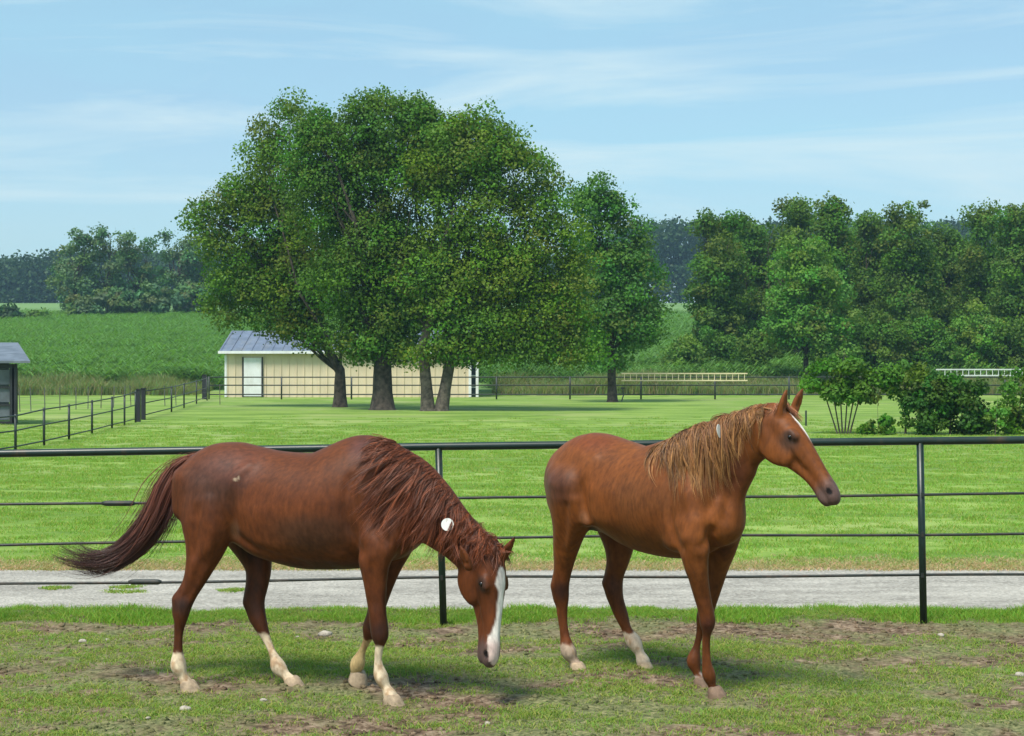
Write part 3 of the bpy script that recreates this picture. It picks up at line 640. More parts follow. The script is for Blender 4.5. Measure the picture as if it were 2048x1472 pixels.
x, y = G(418, 799); g_ = MB().box((0, 0, .68), (.22, .22, 1.36)).box((0, 0, 1.38), (.26, .26, .04)).build('corner_post', M['dark_frame']); g_.location = (x-.3, y+.2, 0); tag(g_, 'thick dark corner post where the side fence meets the lawn fence', 'post')
wf = thing('wire_fence', 'thin posted wire fence on the grass behind the slanting rail fence', 'fence', (-20, 69, 0))
wp = []
for k, px in enumerate((40, 62, 90, 120, 152, 176, 202, 227, 248, 262, 330, 352, 440)):
    x, y = G(px, 824-k*1.2); h = 1.0; wp.append((x, y, h)); lean = ((k*37) % 9-4)*.012
    MB().tube([(x, y, 0), (x+lean, y, h)], .022, 5).build('post', M['grey_wire'] if k % 3 else M['wood_post'], wf)
for f in (.3, .6, .92): MB().tube([(x, y, h*f) for x, y, h in wp], .006, 4).build('wire', M['grey_wire'], wf)
# ladders lying along the far fence
def ladder(name, label, mat, pxa, pxb, pya, pyb, d):
    a = P(pxa, pya, d); b_ = P(pxb, pya, d); w = (pyb-pya)*d/F
    t_ = thing(name, label, 'ladder', (float((a[0]+b_[0])/2), d, float(a[2]-w)))
    for z in (a[2], a[2]-w): MB().box(((a[0]+b_[0])/2, d, z), (b_[0]-a[0], .06, .07)).build('side_rail', mat, t_)
    n = int((b_[0]-a[0])/.33); rm = None
    for k in range(n):
        x = a[0]+(k+.5)*(b_[0]-a[0])/n
        if rm is None:
            q = MB().tube([(0, 0, -w+.035), (0, 0, -.035)], .022, 6).build('rung', mat, t_); rm = q.data
        else: q = link('rung', rm, None, t_)
        q.location = Vector((x, d, a[2]))-t_.location
ladder('extension_ladder', 'yellowish ladder hung sideways on the lawn fence, middle of the picture', M['ladder_yellow'], 1243, 1495, 747, 761, 89.6)
ladder('extension_ladder', 'white ladder hung sideways behind the bushes at the right edge', M['ladder_white'], 1872, 2110, 739, 751, 89.6)
x, y = G(1612, 852); s_ = MB().tube([(0, 0, 0), (0, 0, .5)], .03, 8).build('short_stake', M['dark_steel']); s_.location = (x, y, 0); tag(s_, 'short dark stake on the lawn just behind the right horse ear', 'stake')
x, y = G(1244, 803); s_ = MB().tube([(-.05, 0, 0), (.06, 0, .35), (.02, 0, .7)], .035, 6).box((.02, 0, .72), (.22, .06, .08)).build('yard_hydrant', M['wood_post']); s_.location = (x, y-.3, 0); tag(s_, 'small yard hydrant at the foot of the oval crowned tree', 'hydrant')

# ------------------------------------------------------------------ near pipe fence
DF = 12.08
pf = thing('pipe_fence', 'dark green pipe fence with steel rods right behind the two horses', 'fence', (0, DF, 0))
def yl(tab, px): return float(np.interp(px, [0, 1000, 2040], tab))
TOP = (907, 891, 880); RODS = [(1010, 996, 988), (1090, 1075, 1067), (1168, 1154, 1150)]
def line_pts(tab, pxs, dd=0): return [P(px, yl(tab, px), DF+dd) for px in pxs]
pxs = [-960, -480, 0, 500, 880, 1360, 1842, 2300, 2800, 3200]
def yl2(tab, px):
    if px < 0: return tab[0]+(tab[0]-tab[1])*(-px)/1000
    if px > 2040: return tab[2]+(tab[2]-tab[1])*(px-2040)/1040
    return yl(tab, px)
MB().tube([P(px, yl2(TOP, px), DF) for px in pxs], .030, 14).build('top_rail', M['green_pipe'], pf, True)
for r_ in RODS:
    pts = []
    for px in np.linspace(-960, 3200, 50):
        p = P(px, yl2(r_, px)+1.5*math.sin(px*.006+r_[0]), DF-.004); pts.append(p)
    MB().tube(pts, .0105, 8).build('rod', M['rod'], pf, True)
for px, ri in ((237, 0), (290, 2), (-340, 1), (2420, 0)):
    p = P(px, yl2(RODS[ri], px), DF-.004)
    q = MB().tube([p+np.array([dx, 0, 0]) for dx in (-.125, -.10, -.07, 0, .07, .10, .125)], [.012, .020, .021, .0205, .021, .020, .012], 10).build('rod_coupling', M['rod'], pf, True)
for (pt, pb) in ((-85, -78), (877, 888), (1840, 1848), (2805, 2812)):
    a = P(pt, yl2(TOP, pt)+2, DF); b_ = P(pb, 1260, DF); b_[2] = -.1
    MB().tube([b_, a], .027, 14).build('post', M['green_pipe'], pf, True)
    for r_ in RODS:
        u = pb+(pt-pb)*.5; p = P(u+1, yl2(r_, u), DF-.03)
        MB().box(p, (.018, .012, .034)).build('rod_clip', M['rod'], pf)

# ------------------------------------------------------------------ horses
class SDF:
    def __init__(s, lo, hi, h):
        s.lo = np.array(lo, float); s.h = h; s.n = np.ceil((np.array(hi)-s.lo)/h).astype(int)+1
        s.F = np.full(tuple(s.n), .3, np.float32)
    def block(s, lo, hi):
        a = np.maximum(((lo-s.lo)/s.h).astype(int), 0); b = np.minimum(((hi-s.lo)/s.h).astype(int)+2, s.n)
        if (b <= a).any(): return None
        sl = tuple(slice(a[i], b[i]) for i in range(3))
        g = np.meshgrid(*[s.lo[i]+s.h*np.arange(a[i], b[i]) for i in range(3)], indexing='ij')
        return sl, [q.astype(np.float32) for q in g]
    def chain(s, nodes, k=.03, sub=4, side=None, mode='add', straight=False):
        """nodes: list of (pos(3), rn, rs, side(3)); elliptic tapered chain"""
        P_ = np.array([n[0] for n in nodes], float); RN = np.array([n[1] for n in nodes], float); RS = np.array([n[2] for n in nodes], float)
        SD = np.array([n[3] if len(n) > 3 and n[3] is not None else side for n in nodes], float)
        if len(nodes) > 2 and not straight:
            m = len(nodes); A = np.concatenate([P_, RN[:, None], RS[:, None], SD], 1)
            A = np.concatenate([A[:1]*2-A[1:2], A, A[-1:]*2-A[-2:-1]]); out_ = []
            for i in range(1, m):
                for j in range(sub):
                    t = j/sub; a, b, c, d = A[i-1], A[i], A[i+1], A[i+2]
                    out_.append(.5*((2*b)+(c-a)*t+(2*a-5*b+4*c-d)*t*t+(3*b-a-3*c+d)*t**3))
            out_.append(A[-2]); A = np.array(out_); P_, RN, RS, SD = A[:, :3], A[:, 3], A[:, 4], A[:, 5:8]
        mr = max(RN.max(), RS.max())+.06+k
        blk = s.block(P_.min(0)-mr, P_.max(0)+mr)
        if blk is None: return
        Dg = np.full(blk[1][0].shape, 1.0, np.float32); off = [q.start for q in blk[0]]
        for i in range(len(P_)-1):
            a, b = P_[i], P_[i+1]; r = max(RN[i], RN[i+1], RS[i], RS[i+1])+.06+k
            b2 = s.block(np.minimum(a, b)-r, np.maximum(a, b)+r)
            if b2 is None: continue
            sl, (X, Y, Z) = b2; loc = tuple(slice(q.start-o_, q.stop-o_) for q, o_ in zip(sl, off))
            loc = tuple(slice(max(0, q.start), min(q.stop, Dg.shape[j])) for j, q in enumerate(loc))
            u = b-a; Ls = np.linalg.norm(u)
            if Ls < 1e-6: u = np.array([0, 0, 1.]); Ls = 1e-6
            else: u = u/Ls
            sd_ = SD[i]-u*np.dot(SD[i], u); sd_ /= np.linalg.norm(sd_); nn = np.cross(u, sd_)
            vx, vy, vz = X-a[0], Y-a[1], Z-a[2]
            au = vx*u[0]+vy*u[1]+vz*u[2]; t = np.clip(au/Ls, 0, 1); qu = au-t*Ls
            qs = vx*sd_[0]+vy*sd_[1]+vz*sd_[2]; qn = vx*nn[0]+vy*nn[1]+vz*nn[2]
            rn = RN[i]+(RN[i+1]-RN[i])*t; rs = RS[i]+(RS[i+1]-RS[i])*t; ru = np.minimum(rn, rs)
            k0 = np.sqrt((qs/rs)**2+(qn/rn)**2+(qu/ru)**2); k1 = np.sqrt((qs/rs**2)**2+(qn/rn**2)**2+(qu/ru**2)**2)+1e-6
            d = k0*(k0-1)/k1; d = np.where(k0 < .3, -np.minimum(rn, rs)*.7, d)
            Dg[loc] = np.minimum(Dg[loc], d[tuple(slice(0, q.stop-q.start) for q in loc)])
        Fb = s.F[blk[0]]
        if mode == 'add': hh = np.clip(.5+.5*(Dg-Fb)/k, 0, 1); s.F[blk[0]] = Dg+(Fb-Dg)*hh-k*hh*(1-hh)
        else: D2 = -Dg; hh = np.clip(.5-.5*(D2-Fb)/k*-1*-1, 0, 1); hh = np.clip(.5+.5*(D2-Fb)/k, 0, 1); s.F[blk[0]] = Fb+(D2-Fb)*hh+k*hh*(1-hh)
    def sample(s, p):
        q = (p-s.lo)/s.h; q = np.clip(q, 0, np.array(s.n)-1.001); i = q.astype(int); f = q-i; r = 0
        for dx in (0, 1):
            for dy in (0, 1):
                for dz in (0, 1):
                    w = (f[:, 0] if dx else 1-f[:, 0])*(f[:, 1] if dy else 1-f[:, 1])*(f[:, 2] if dz else 1-f[:, 2])
                    r = r+w*s.F[i[:, 0]+dx, i[:, 1]+dy, i[:, 2]+dz]
        return r
    def grad(s, p, e=.012):
        g = np.stack([s.sample(p+np.eye(3)[i]*e)-s.sample(p-np.eye(3)[i]*e) for i in range(3)], -1)
        return g/(np.linalg.norm(g, axis=1)[:, None]+1e-9)
    def blur(s, it=1):
        for _ in range(it):
            for ax in range(3):
                Fp = s.F; a = np.roll(Fp, 1, ax); b = np.roll(Fp, -1, ax); s.F = (.25*a+.5*Fp+.25*b).astype(np.float32)
    def mesh(s):
        Fv = s.F; I = Fv < 0; n = Fv.shape
        c = np.zeros(tuple(q-1 for q in n), np.int8)
        for dx in (0, 1):
            for dy in (0, 1):
                for dz in (0, 1): c += I[dx:n[0]-1+dx, dy:n[1]-1+dy, dz:n[2]-1+dz]
        act = (c > 0) & (c < 8); ii = np.argwhere(act); idm = np.full(c.shape, -1, np.int64); idm[act] = np.arange(len(ii))
        acc = np.zeros((len(ii), 3)); cnt = np.zeros(len(ii))
        corners = [(a, b, c_) for a in (0, 1) for b in (0, 1) for c_ in (0, 1)]
        for a in corners:
            for ax in range(3):
                if a[ax]: continue
                b = list(a); b[ax] = 1
                fa = Fv[ii[:, 0]+a[0], ii[:, 1]+a[1], ii[:, 2]+a[2]]; fb = Fv[ii[:, 0]+b[0], ii[:, 1]+b[1], ii[:, 2]+b[2]]
                cr = (fa < 0) != (fb < 0); t = np.where(cr, fa/(fa-fb+1e-12), 0)
                pt = np.tile(np.array(a, float), (len(ii), 1)); pt[:, ax] = t
                acc[cr] += pt[cr]; cnt[cr] += 1
        V = (ii+acc/cnt[:, None])*s.h+s.lo; Q = []
        for ax in range(3):
            o1, o2 = (ax+1) % 3, (ax+2) % 3
            sa = [slice(1, n[i]-1) for i in range(3)]; sb = list(sa); sa[ax] = slice(0, n[ax]-1); sb[ax] = slice(1, n[ax])
            A = I[tuple(sa)]; B = I[tuple(sb)]; e = np.argwhere(A != B)
            if len(e) == 0: continue
            fl = A[e[:, 0], e[:, 1], e[:, 2]]; e = e+1; e[:, ax] -= 1
            def cell(d1, d2): q = e.copy(); q[:, o1] -= d1; q[:, o2] -= d2; return idm[q[:, 0], q[:, 1], q[:, 2]]
            q = np.stack([cell(0, 0), cell(1, 0), cell(1, 1), cell(0, 1)], -1); q[~fl] = q[~fl][:, ::-1]; Q.append(q)
        return V, np.concatenate(Q)
def hit(sdf, px, py, d0):
    a = P(px, py, 1.0)-np.array([0, 0, H]); o = np.array([0, 0, H]); ts = np.arange(d0-.9, d0+.6, .008); q = o+ts[:, None]*a; f = sdf.sample(q); k = np.argmax(f < 0)
    return q[k] if f[k] < 0 else None
def relief(sdf, pts, d0, r_, mode, side, k=.03):
    """a soft ridge or furrow in the coat along picture points"""
    hp = [hit(sdf, x, y, d0) for x, y in pts]; hp = [h_ for h_ in hp if h_ is not None]
    if len(hp) < 2: return
    g = sdf.grad(np.array(hp)); off = (r_*.35 if mode == 'cut' else -r_*.55)
    sdf.chain([(p+n_*off, r_, r_, side) for p, n_ in zip(hp, g)], k, 4, mode=mode)
def unit(v): v = np.array(v, float); return v/np.linalg.norm(v)
def PX(px, py, d): return P(px, py, d)
def leg_chain(nodes, side):
    """nodes (px,py,d,rpx[,side ratio])"""
    out_ = []
    for n_ in nodes:
        r = n_[3]*n_[2]/F*(.82 if n_[3] < 12.6 else (1.13 if n_[3] < 15.2 else 1.07 if n_[3] < 18.5 else 1.0)); out_.append((P(n_[0], n_[1], n_[2]), r, r*(n_[4] if len(n_) > 4 else .9), side))
    return out_
def head_sdf(s, T, sc=1.0, ears=()):
    """T(x,y,z) local head frame: x poll to lips, y side, z forehead normal"""
    O, ax, ay, az = T
    def w(x, y, z): return O+(ax*x+ay*y+az*z)*sc
    def ch(lst, k=.02, sd=ay, mode='add', sub=4): s.chain([(w(x, y, z), a*sc, b*sc, sd) for x, y, z, a, b in lst], k, sub, mode=mode)
    # skull and nose (x,y,z, half depth, half width)
    ch([(-.01, 0, -.045, .070, .060), (.06, 0, -.040, .082, .080), (.14, 0, -.035, .084, .088), (.20, 0, -.033, .078, .080), (.28, 0, -.032, .064, .062),
        (.36, 0, -.034, .053, .050), (.44, 0, -.040, .046, .044), (.51, 0, -.047, .047, .050), (.56, 0, -.055, .045, .050), (.59, 0, -.062, .034, .040)], .015)
    # jaw bones and round cheeks
    for sy in (-1, 1):
        ch([(.09, .045*sy, -.115, .070, .032), (.15, .048*sy, -.140, .078, .034), (.205, .044*sy, -.138, .070, .030), (.26, .036*sy, -.112, .055, .026)], .022)
        ch([(.165, .076*sy, -.008, .028, .024), (.205, .078*sy, -.002, .024, .022)], .012)                 # brow
        ch([(.22, .058*sy, -.048, .010, .014), (.30, .050*sy, -.060, .008, .012), (.36, .042*sy, -.066, .006, .010)], .014)    # facial crest
        ch([(.515, .032*sy, -.040, .022, .018), (.548, .034*sy, -.046, .022, .017)], .014)                   # nostril wing
    ch([(.24, 0, -.118, .056, .034), (.32, 0, -.105, .042, .032), (.40, 0, -.096, .032, .030), (.48, 0, -.096, .029, .034), (.545, 0, -.104, .031, .036), (.578, 0, -.106, .024, .028)], .015)
    ch([(.02, 0, -.09, .085, .062), (.10, 0, -.10, .085, .050)], .03)
    # cuts: nostrils, mouth
    for sy in (-1, 1):
        s.chain([(w(.535, .052*sy, -.040), .008*sc, .016*sc, ay), (w(.562, .048*sy, -.052), .010*sc, .018*sc, ay)], .006, mode='cut')
        s.chain([(w(.50, .040*sy, -.078), .003*sc, .014*sc, ay), (w(.58, .026*sy, -.076), .003*sc, .016*sc, ay)], .006, mode='cut')
        s.chain([(w(.178, .098*sy, -.022), .007*sc, .014*sc, ay), (w(.198, .098*sy, -.024), .007*sc, .014*sc, ay)], .008, mode='cut')
        ch([(.170, .082*sy, .000, .007, .008), (.188, .090*sy, -.004, .007, .008), (.206, .084*sy, -.008, .006, .007)], .008)
    return w
def ear_sdf(s, base, tip, facing, sc=1.0):
    """facing: the direction the hollow looks"""
    base = np.array(base); tip = np.array(tip); ax = unit(tip-base); L_ = np.linalg.norm(tip-base); sd = unit(np.cross(ax, facing)); f = unit(facing-ax*np.dot(facing, ax))
    bend = f*.0
    nd = [(base-ax*.02, .026, .030, sd), (base+ax*L_*.25, .024, .033, sd), (base+ax*L_*.5, .019, .031, sd), (base+ax*L_*.75, .012, .021, sd), (tip, .004, .006, sd)]
    s.chain([(p, a*sc, b*sc, q) for p, a, b, q in nd], .015)
    s.chain([(base+ax*L_*.12+f*.028*sc, .018*sc, .016*sc, sd), (base+ax*L_*.45+f*.026*sc, .016*sc, .016*sc, sd), (base+ax*L_*.8+f*.018*sc, .008*sc, .008*sc, sd)], .006, mode='cut')
def strands(name, sdf, roots, vel, length, n_seg, rad, col, parent, mat, rng, grav=1.0, wave=.012, off=(.004, .018), tipcol=None, follow=None, clump=7, tight=.8):
    """hair locks: guide strands walked from their roots over the coat, fine hairs gathered round each guide"""
    n = len(roots); ng = max(1, n//clump); gsel = np.arange(ng); p = roots[:ng].copy(); v = vel[:ng].copy(); pts = [p.copy()]; ln = length[:ng, None]/n_seg
    offs = rng.uniform(off[0], off[1], ng); ph = rng.uniform(0, 6.28, (ng, 3)); fr = rng.uniform(3, 7, (ng, 1))
    for i in range(n_seg):
        u = (i+1)/n_seg
        v = v+np.array([0, 0, -grav])*.45
        if follow is not None: v = v+follow[:ng]*.40
        d = sdf.sample(p); g = sdf.grad(p); vn = (v*g).sum(1); v = v-g*(vn*(d < offs*1.6))[:, None]
        v /= np.linalg.norm(v, axis=1)[:, None]+1e-9
        p = p+v*ln+np.sin(ph+u*fr)*wave*.12
        for _ in range(2):
            d = sdf.sample(p); g = sdf.grad(p); p = p+g*np.maximum(0, offs*(.35+.65*u)-d)[:, None]
        q = (p-pts[-1]); v = q/(np.linalg.norm(q, axis=1)[:, None]+1e-9); pts.append(p.copy())
    Gp = np.array(pts); own = np.argmin(((roots[:, None, :]-Gp[0][None])**2).sum(-1)+rng.uniform(0, 3e-4, (n, ng)), axis=1)
    o0 = roots-Gp[0][own]; o1 = rng.normal(size=(n, 3))*.0065; u = np.linspace(0, 1, n_seg+1)[:, None, None]
    sh = rng.uniform(.72, 1.0, n); ui = np.linspace(0, 1, n_seg+1)[:, None]*sh[None]*n_seg; i0 = np.minimum(ui.astype(int), n_seg-1); f = (ui-i0)[..., None]; jj = own[None].repeat(n_seg+1, 0)
    B = Gp[i0, jj]*(1-f)+Gp[i0+1, jj]*f
    Pn = B+o0[None]*(1-tight*u**.6)+o1[None]*np.sin(u*2.6)*1.1+rng.normal(size=(n, 3))[None]*(.005+.012*(rng.uniform(0, 1, (n, 1)) > .88))[None]*u**2
    for k in range(Pn.shape[0]):
        q = Pn[k]; d = sdf.sample(q); g = sdf.grad(q); Pn[k] = q+g*np.maximum(0, .0015-d)[:, None]
    gf = rng.uniform(.5, 1.5, ng)[own][:, None]; col = col*gf; tipcol = (col if tipcol is None else tipcol*gf)
    return hair_mesh(name, Pn, rad, col, tipcol, parent, mat, rng)
def hair_mesh(name, Pn, rad, col, tipcol, parent, mat, rng):
    m, n, _ = Pn.shape; Tn = np.gradient(Pn, axis=0); Tn /= np.linalg.norm(Tn, axis=2)[..., None]+1e-9
    ref = rng.normal(size=(1, n, 3)); U = np.cross(Tn, ref); U /= np.linalg.norm(U, axis=2)[..., None]+1e-9; Wv = np.cross(Tn, U)
    u = np.linspace(0, 1, m)[:, None, None]; R = (rad[None, :, None])*np.clip(1.12-u**2.2, .06, 1)
    V = []
    for k in range(3): a = 2*math.pi*k/3; V.append(Pn+(U*math.cos(a)+Wv*math.sin(a))*R)
    V = np.stack(V, 2); idx = np.arange(m*n*3).reshape(m, n, 3); Q = []
    for k in range(3): Q.append(np.stack([idx[:-1, :, k], idx[:-1, :, (k+1) % 3], idx[1:, :, (k+1) % 3], idx[1:, :, k]], -1).reshape(-1, 4))
    if tipcol is None: tipcol = col
    C = col[None, :, None, :]*(1-u[..., None])+tipcol[None, :, None, :]*u[..., None]; C = np.broadcast_to(C, V.shape)
    return link(name, npmesh(name, V.reshape(-1, 3), np.concatenate(Q), C.reshape(-1, 3), True), mat, parent)
# coat
m, t, b = newmat('chestnut_coat'); a = t.nodes.new('ShaderNodeAttribute'); a.attribute_name = 'tint'
hz = noise(t, 60, 3, .6, stretch=(.5, 1, .22)); h2 = noise(t, 5, 4, .6)
cc = mixc(t, a.outputs['Color'], ramp(t, [(.3, (.70, .69, .68)), (.7, (1.26, 1.23, 1.2))], hz), 1.0, 'MULTIPLY')
cc = mixc(t, cc, ramp(t, [(.3, (.84, .82, .82)), (.7, (1.12, 1.12, 1.10))], h2), 1.0, 'MULTIPLY')
t.links.new(cc, b.inputs['Base Color']); b.inputs['Roughness'].default_value = .54; b.inputs['Specular IOR Level'].default_value = .20
b.inputs['Sheen Weight'].default_value = .03; b.inputs['Sheen Roughness'].default_value = .4; b.inputs['Sheen Tint'].default_value = (1, .8, .65, 1)
bump(t, b, mixc(t, hz, h2, .35), .35, .004); M['coat'] = m
m, t, b = newmat('horse_hair'); a = t.nodes.new('ShaderNodeAttribute'); a.attribute_name = 'tint'
t.links.new(a.outputs['Color'], b.inputs['Base Color']); b.inputs['Roughness'].default_value = .42; M['hair'] = m
M['eye'] = simple('dark_eye', (.006, .004, .003), .08, 0, 0, 3, 0)
M['hoof'] = simple('dusty_hoof', (.42, .31, .20), .75, 0, .2, 30, .4, .003)
M['hoof_dark'] = simple('brown_hoof', (.20, .125, .08), .75, 0, .2, 30, .4, .003)
def seg_dist(V, A, B):
    u = B-A; L2 = u@u; t = np.clip(((V-A)@u)/L2, 0, 1); return np.linalg.norm(V-(A+t[:, None]*u), axis=1)
def hoof(parent, c, fwd, sc=1.0, tilt=0.0, mat='hoof'):
    """hoof: slanted truncated cone, toe towards fwd (2d)"""
    f = unit([fwd[0], fwd[1], 0]); s_ = np.array([-f[1], f[0], 0]); q = MB(); n = 18; rings = [(0, .066, .058, .014), (.012, .067, .059, .012), (.045, .058, .052, .000), (.075, .048, .044, -.012), (.084, .040, .038, -.016)]
    for (z, rf, rs, sh_) in rings:
        for k in range(n):
            a = 2*math.pi*k/n; ca = math.cos(a); rr_ = rf*(1 if ca > 0 else .82)
            lf_ = ca*rr_+sh_; z_ = z*(1 if ca > 0 else 1-.35*-ca)
            ct, st_ = math.cos(tilt), math.sin(tilt)
            q.v.append(tuple(np.array(c)+(f*(lf_*ct+z_*st_)+s_*math.sin(a)*rs+np.array([0, 0, 1])*(z_*ct-lf_*st_))*sc))
    for i in range(len(rings)-1):
        for k in range(n): q.f.append((i*n+k, i*n+(k+1) % n, (i+1)*n+(k+1) % n, (i+1)*n+k))
    q.f.append(tuple(reversed(range(n)))); q.f.append(tuple(range((len(rings)-1)*n, len(rings)*n)))
    return q.build('hoof', M[mat], parent, True)
def eyeball(parent, c, r=.0150):
    q = MB(); 
    for i in range(9):
        a = math.pi*i/8
        for k in range(12): q.v.append((c[0]+r*math.sin(a)*math.cos(k*math.pi/6), c[1]+r*math.sin(a)*math.sin(k*math.pi/6), c[2]+r*math.cos(a)))
    for i in range(8):
        for k in range(12): q.f.append((i*12+k, (i+1)*12+k, (i+1)*12+(k+1) % 12, i*12+(k+1) % 12))
    return q.build('eye', M['eye'], parent, True)
def coat_colors(V, base, dark, sdf, socks, w, hd, legs, blaze, extra):
    """coat colour per vertex: chestnut body, darker points, white socks and blaze, grey muzzle; extra also paints in sheen and shade"""
    n1 = vnoise(V, 6, 1); n2 = vnoise(V, 25, 2); n3 = vnoise(V, 70, 3)
    C = base[None, :]*(0.86+.28*n1)[:, None]
    def mixin(col, f): nonlocal C; f = np.clip(f, 0, 1)[:, None]; C = C*(1-f)+np.array(col)[None, :]*f
    legd = np.stack([np.min([seg_dist(V, L_[i], L_[i+1]) for i in range(len(L_)-1)], axis=0) for L_ in legs], 0)
    low = sstep(.80, .55, V[:, 2])*(legd.min(0) < .16)
    mixin(dark, low*.55)
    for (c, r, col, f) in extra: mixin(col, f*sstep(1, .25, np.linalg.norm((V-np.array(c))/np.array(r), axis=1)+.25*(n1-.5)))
    # head frame
    O, ax, ay, az, sc = hd; q = V-O; hx, hy, hz_ = q@ax/sc, q@ay/sc, q@az/sc
    onhead = (hx > -.05) & (hx < .64) & (np.abs(hy) < .15) & (hz_ > -.26) & (hz_ < .14)
    mz = onhead*sstep(.44, .54, hx+.03*(n2-.5)); mixin((.11, .075, .07), mz*.85)
    rr_ = np.sqrt(((hx-.19)/.045)**2+((np.abs(hy)-.085)/.05)**2+((hz_+.02)/.035)**2); mixin((.05, .032, .026), onhead*sstep(1.25, .7, rr_)*.72)
    nr_ = np.sqrt(((hx-.548)/.022)**2+((np.abs(hy)-.045)/.02)**2+((hz_+.048)/.016)**2); 
    if blaze is not None:
        bx0, bx1, bw = blaze; wid = np.interp(hx, bw[0], bw[1])
        cyo = np.interp(hx, bw[0], bw[2]) if len(bw) > 2 else 0
        f = onhead*(hz_ > -.035)*sstep(wid+.006, wid-.006, np.abs(hy-cyo)+.012*(n2-.5))*(hx > bx0)*(hx < bx1)
        mixin((.80, .74, .68), f)
        mixin((.62, .42, .38), f*sstep(.45, .52, hx)*.75)
    mixin((.012, .008, .008), onhead*sstep(1.15, .75, nr_))
    # socks
    near = legd.argmin(0)
    for i, (zs, colr) in enumerate(socks):
        if zs is None: continue
        f = (near == i)*(legd.min(0) < .13)*sstep(zs+.012, zs-.012, V[:, 2]+.05*(n2-.5)+.02*(n3-.5)); mixin(colr, f)
        f2 = f*sstep(.45, .75, n2*.6+n3*.4)*.75; mixin((.34, .20, .10), f2)
    mixin((.30, .235, .17), (V[:, 2] < .055)*.5*n3)
    return np.clip(C*(.93+.14*n3)[:, None], 0, 1)
def finish_horse(t_, sdf, colfn):
    V, Q = sdf.mesh(); E = np.concatenate([Q[:, [0, 1]], Q[:, [1, 2]], Q[:, [2, 3]], Q[:, [3, 0]]]); deg = np.bincount(E.ravel(), minlength=len(V))[:, None]
    for lam in (.5, -.52)*3:
        A_ = np.stack([np.bincount(E[:, 0], V[E[:, 1], i], len(V))+np.bincount(E[:, 1], V[E[:, 0], i], len(V)) for i in range(3)], -1)/deg; V = V+lam*(A_-V)
    C = colfn(V)
    return link('body', npmesh('horse_body', V, Q, C, True), M['coat'], t_)

# ---- horse one (left, grazing walk, head down)
hA = thing('horse', 'dark chestnut horse on the left, head lowered, broad white blaze, pale socks on all legs', 'horse', (float(P(560, 0, 9.6)[0]), 9.6, 0))
sdA = SDF((-2.2, 8.75, -.01), (.12, 10.25, 1.66), .0105)
side = unit((.30, .954, 0)); fw = np.array([.954, -.30, 0])          # body axis, nose a little towards the camera
def dA(px): return 9.88-(px-400)*.00112                               # distance of the spine plane
tr = [(412, 985, 76, .200), (445, 975, 86, .245), (490, 985, 97, .255), (540, 1006, 107, .262), (600, 1020, 115, .29), (650, 1021, 118, .295), (700, 1012, 126, .27), (738, 1005, 128, .235), (775, 1012, 116, .20), (806, 1022, 92, .165)]
sdA.chain([(P(x, y, dA(x)), r*dA(x)/F, w, side) for x, y, r, w in tr], .03, 4)
# withers ridge, croup, chest
sdA.chain([(P(x, y, dA(x)), r*dA(x)/F, w, side) for x, y, r, w in ((660, 925, 20, .07), (700, 905, 24, .055), (735, 900, 26, .05), (775, 920, 28, .05), (810, 950, 30, .05))], .07)
sdA.chain([(P(x, y, dA(x)), r*dA(x)/F, w, side) for x, y, r, w in ((405, 935, 24, .07), (440, 925, 34, .12), (480, 925, 36, .13))], .05)
# neck
dn = lambda px: dA(px)-.0002*(px-800)
nk = [(770, 985, 98, .155), (812, 990, 84, .125), (850, 1012, 68, .100), (885, 1045, 58, .085), (915, 1072, 50, .078), (948, 1104, 47, .075), (965, 1122, 44, .07)]
sdA.chain([(P(x, y, dn(x)), r*dn(x)/F, w, side) for x, y, r, w in nk], .035, 4)
near = -side
def legpts(nodes): return [P(n_[0], n_[1], n_[2]) for n_ in nodes]
hl_n = [(425, 990, 9.74, 62, .9), (418, 1040, 9.68, 58, .75), (413, 1085, 9.66, 45, .75), (402, 1125, 9.65, 32, .8), (389, 1160, 9.65, 23.5, .85), (377, 1185, 9.65, 20, .85), (366, 1208, 9.65, 20, .8), (362, 1232, 9.65, 14.5, .85), (360, 1260, 9.65, 11.5, .9), (358, 1300, 9.65, 11.5, .9), (357, 1332, 9.65, 15, 1), (366, 1352, 9.64, 12, 1), (375, 1372, 9.64, 14, 1)]
hl_f = [(470, 1010, 10.02, 55, .9), (492, 1060, 9.98, 50, .75), (508, 1100, 9.95, 38, .75), (517, 1135, 9.92, 28, .8), (514, 1170, 9.90, 24, .8), (509, 1198, 9.88, 22, .8), (513, 1222, 9.87, 19, .8), (521, 1250, 9.85, 14, .85), (534, 1280, 9.83, 12, .9), (548, 1312, 9.80, 12, .9), (557, 1334, 9.79, 14.5, 1), (571, 1350, 9.77, 12, 1), (583, 1364, 9.76, 13, 1)]
fl_n = [(770, 1040, 9.30, 50, .5), (758, 1085, 9.27, 42, .7), (750, 1120, 9.26, 33, .8), (750, 1155, 9.26, 26, .85), (752, 1190, 9.26, 21.5, .9), (755, 1225, 9.26, 17.5, .9), (758, 1252, 9.26, 18, .9), (760, 1272, 9.26, 17, .9), (760, 1292, 9.26, 12, .9), (758, 1325, 9.26, 10.5, .9), (763, 1355, 9.26, 13.5, 1), (772, 1374, 9.25, 12, 1), (781, 1392, 9.24, 14, 1)]
fl_f = [(800, 1050, 9.62, 45, .5), (790, 1090, 9.60, 38, .7), (780, 1125, 9.60, 28, .8), (770, 1160, 9.60, 22, .85), (758, 1200, 9.60, 17.5, .9), (748, 1235, 9.60, 16, .9), (742, 1256, 9.62, 17, .9), (735, 1278, 9.64, 12.5, .9), (723, 1305, 9.68, 11.5, .9), (715, 1328, 9.70, 14, 1), (710, 1348, 9.72, 11, 1), (706, 1362, 9.73, 12.5, 1)]
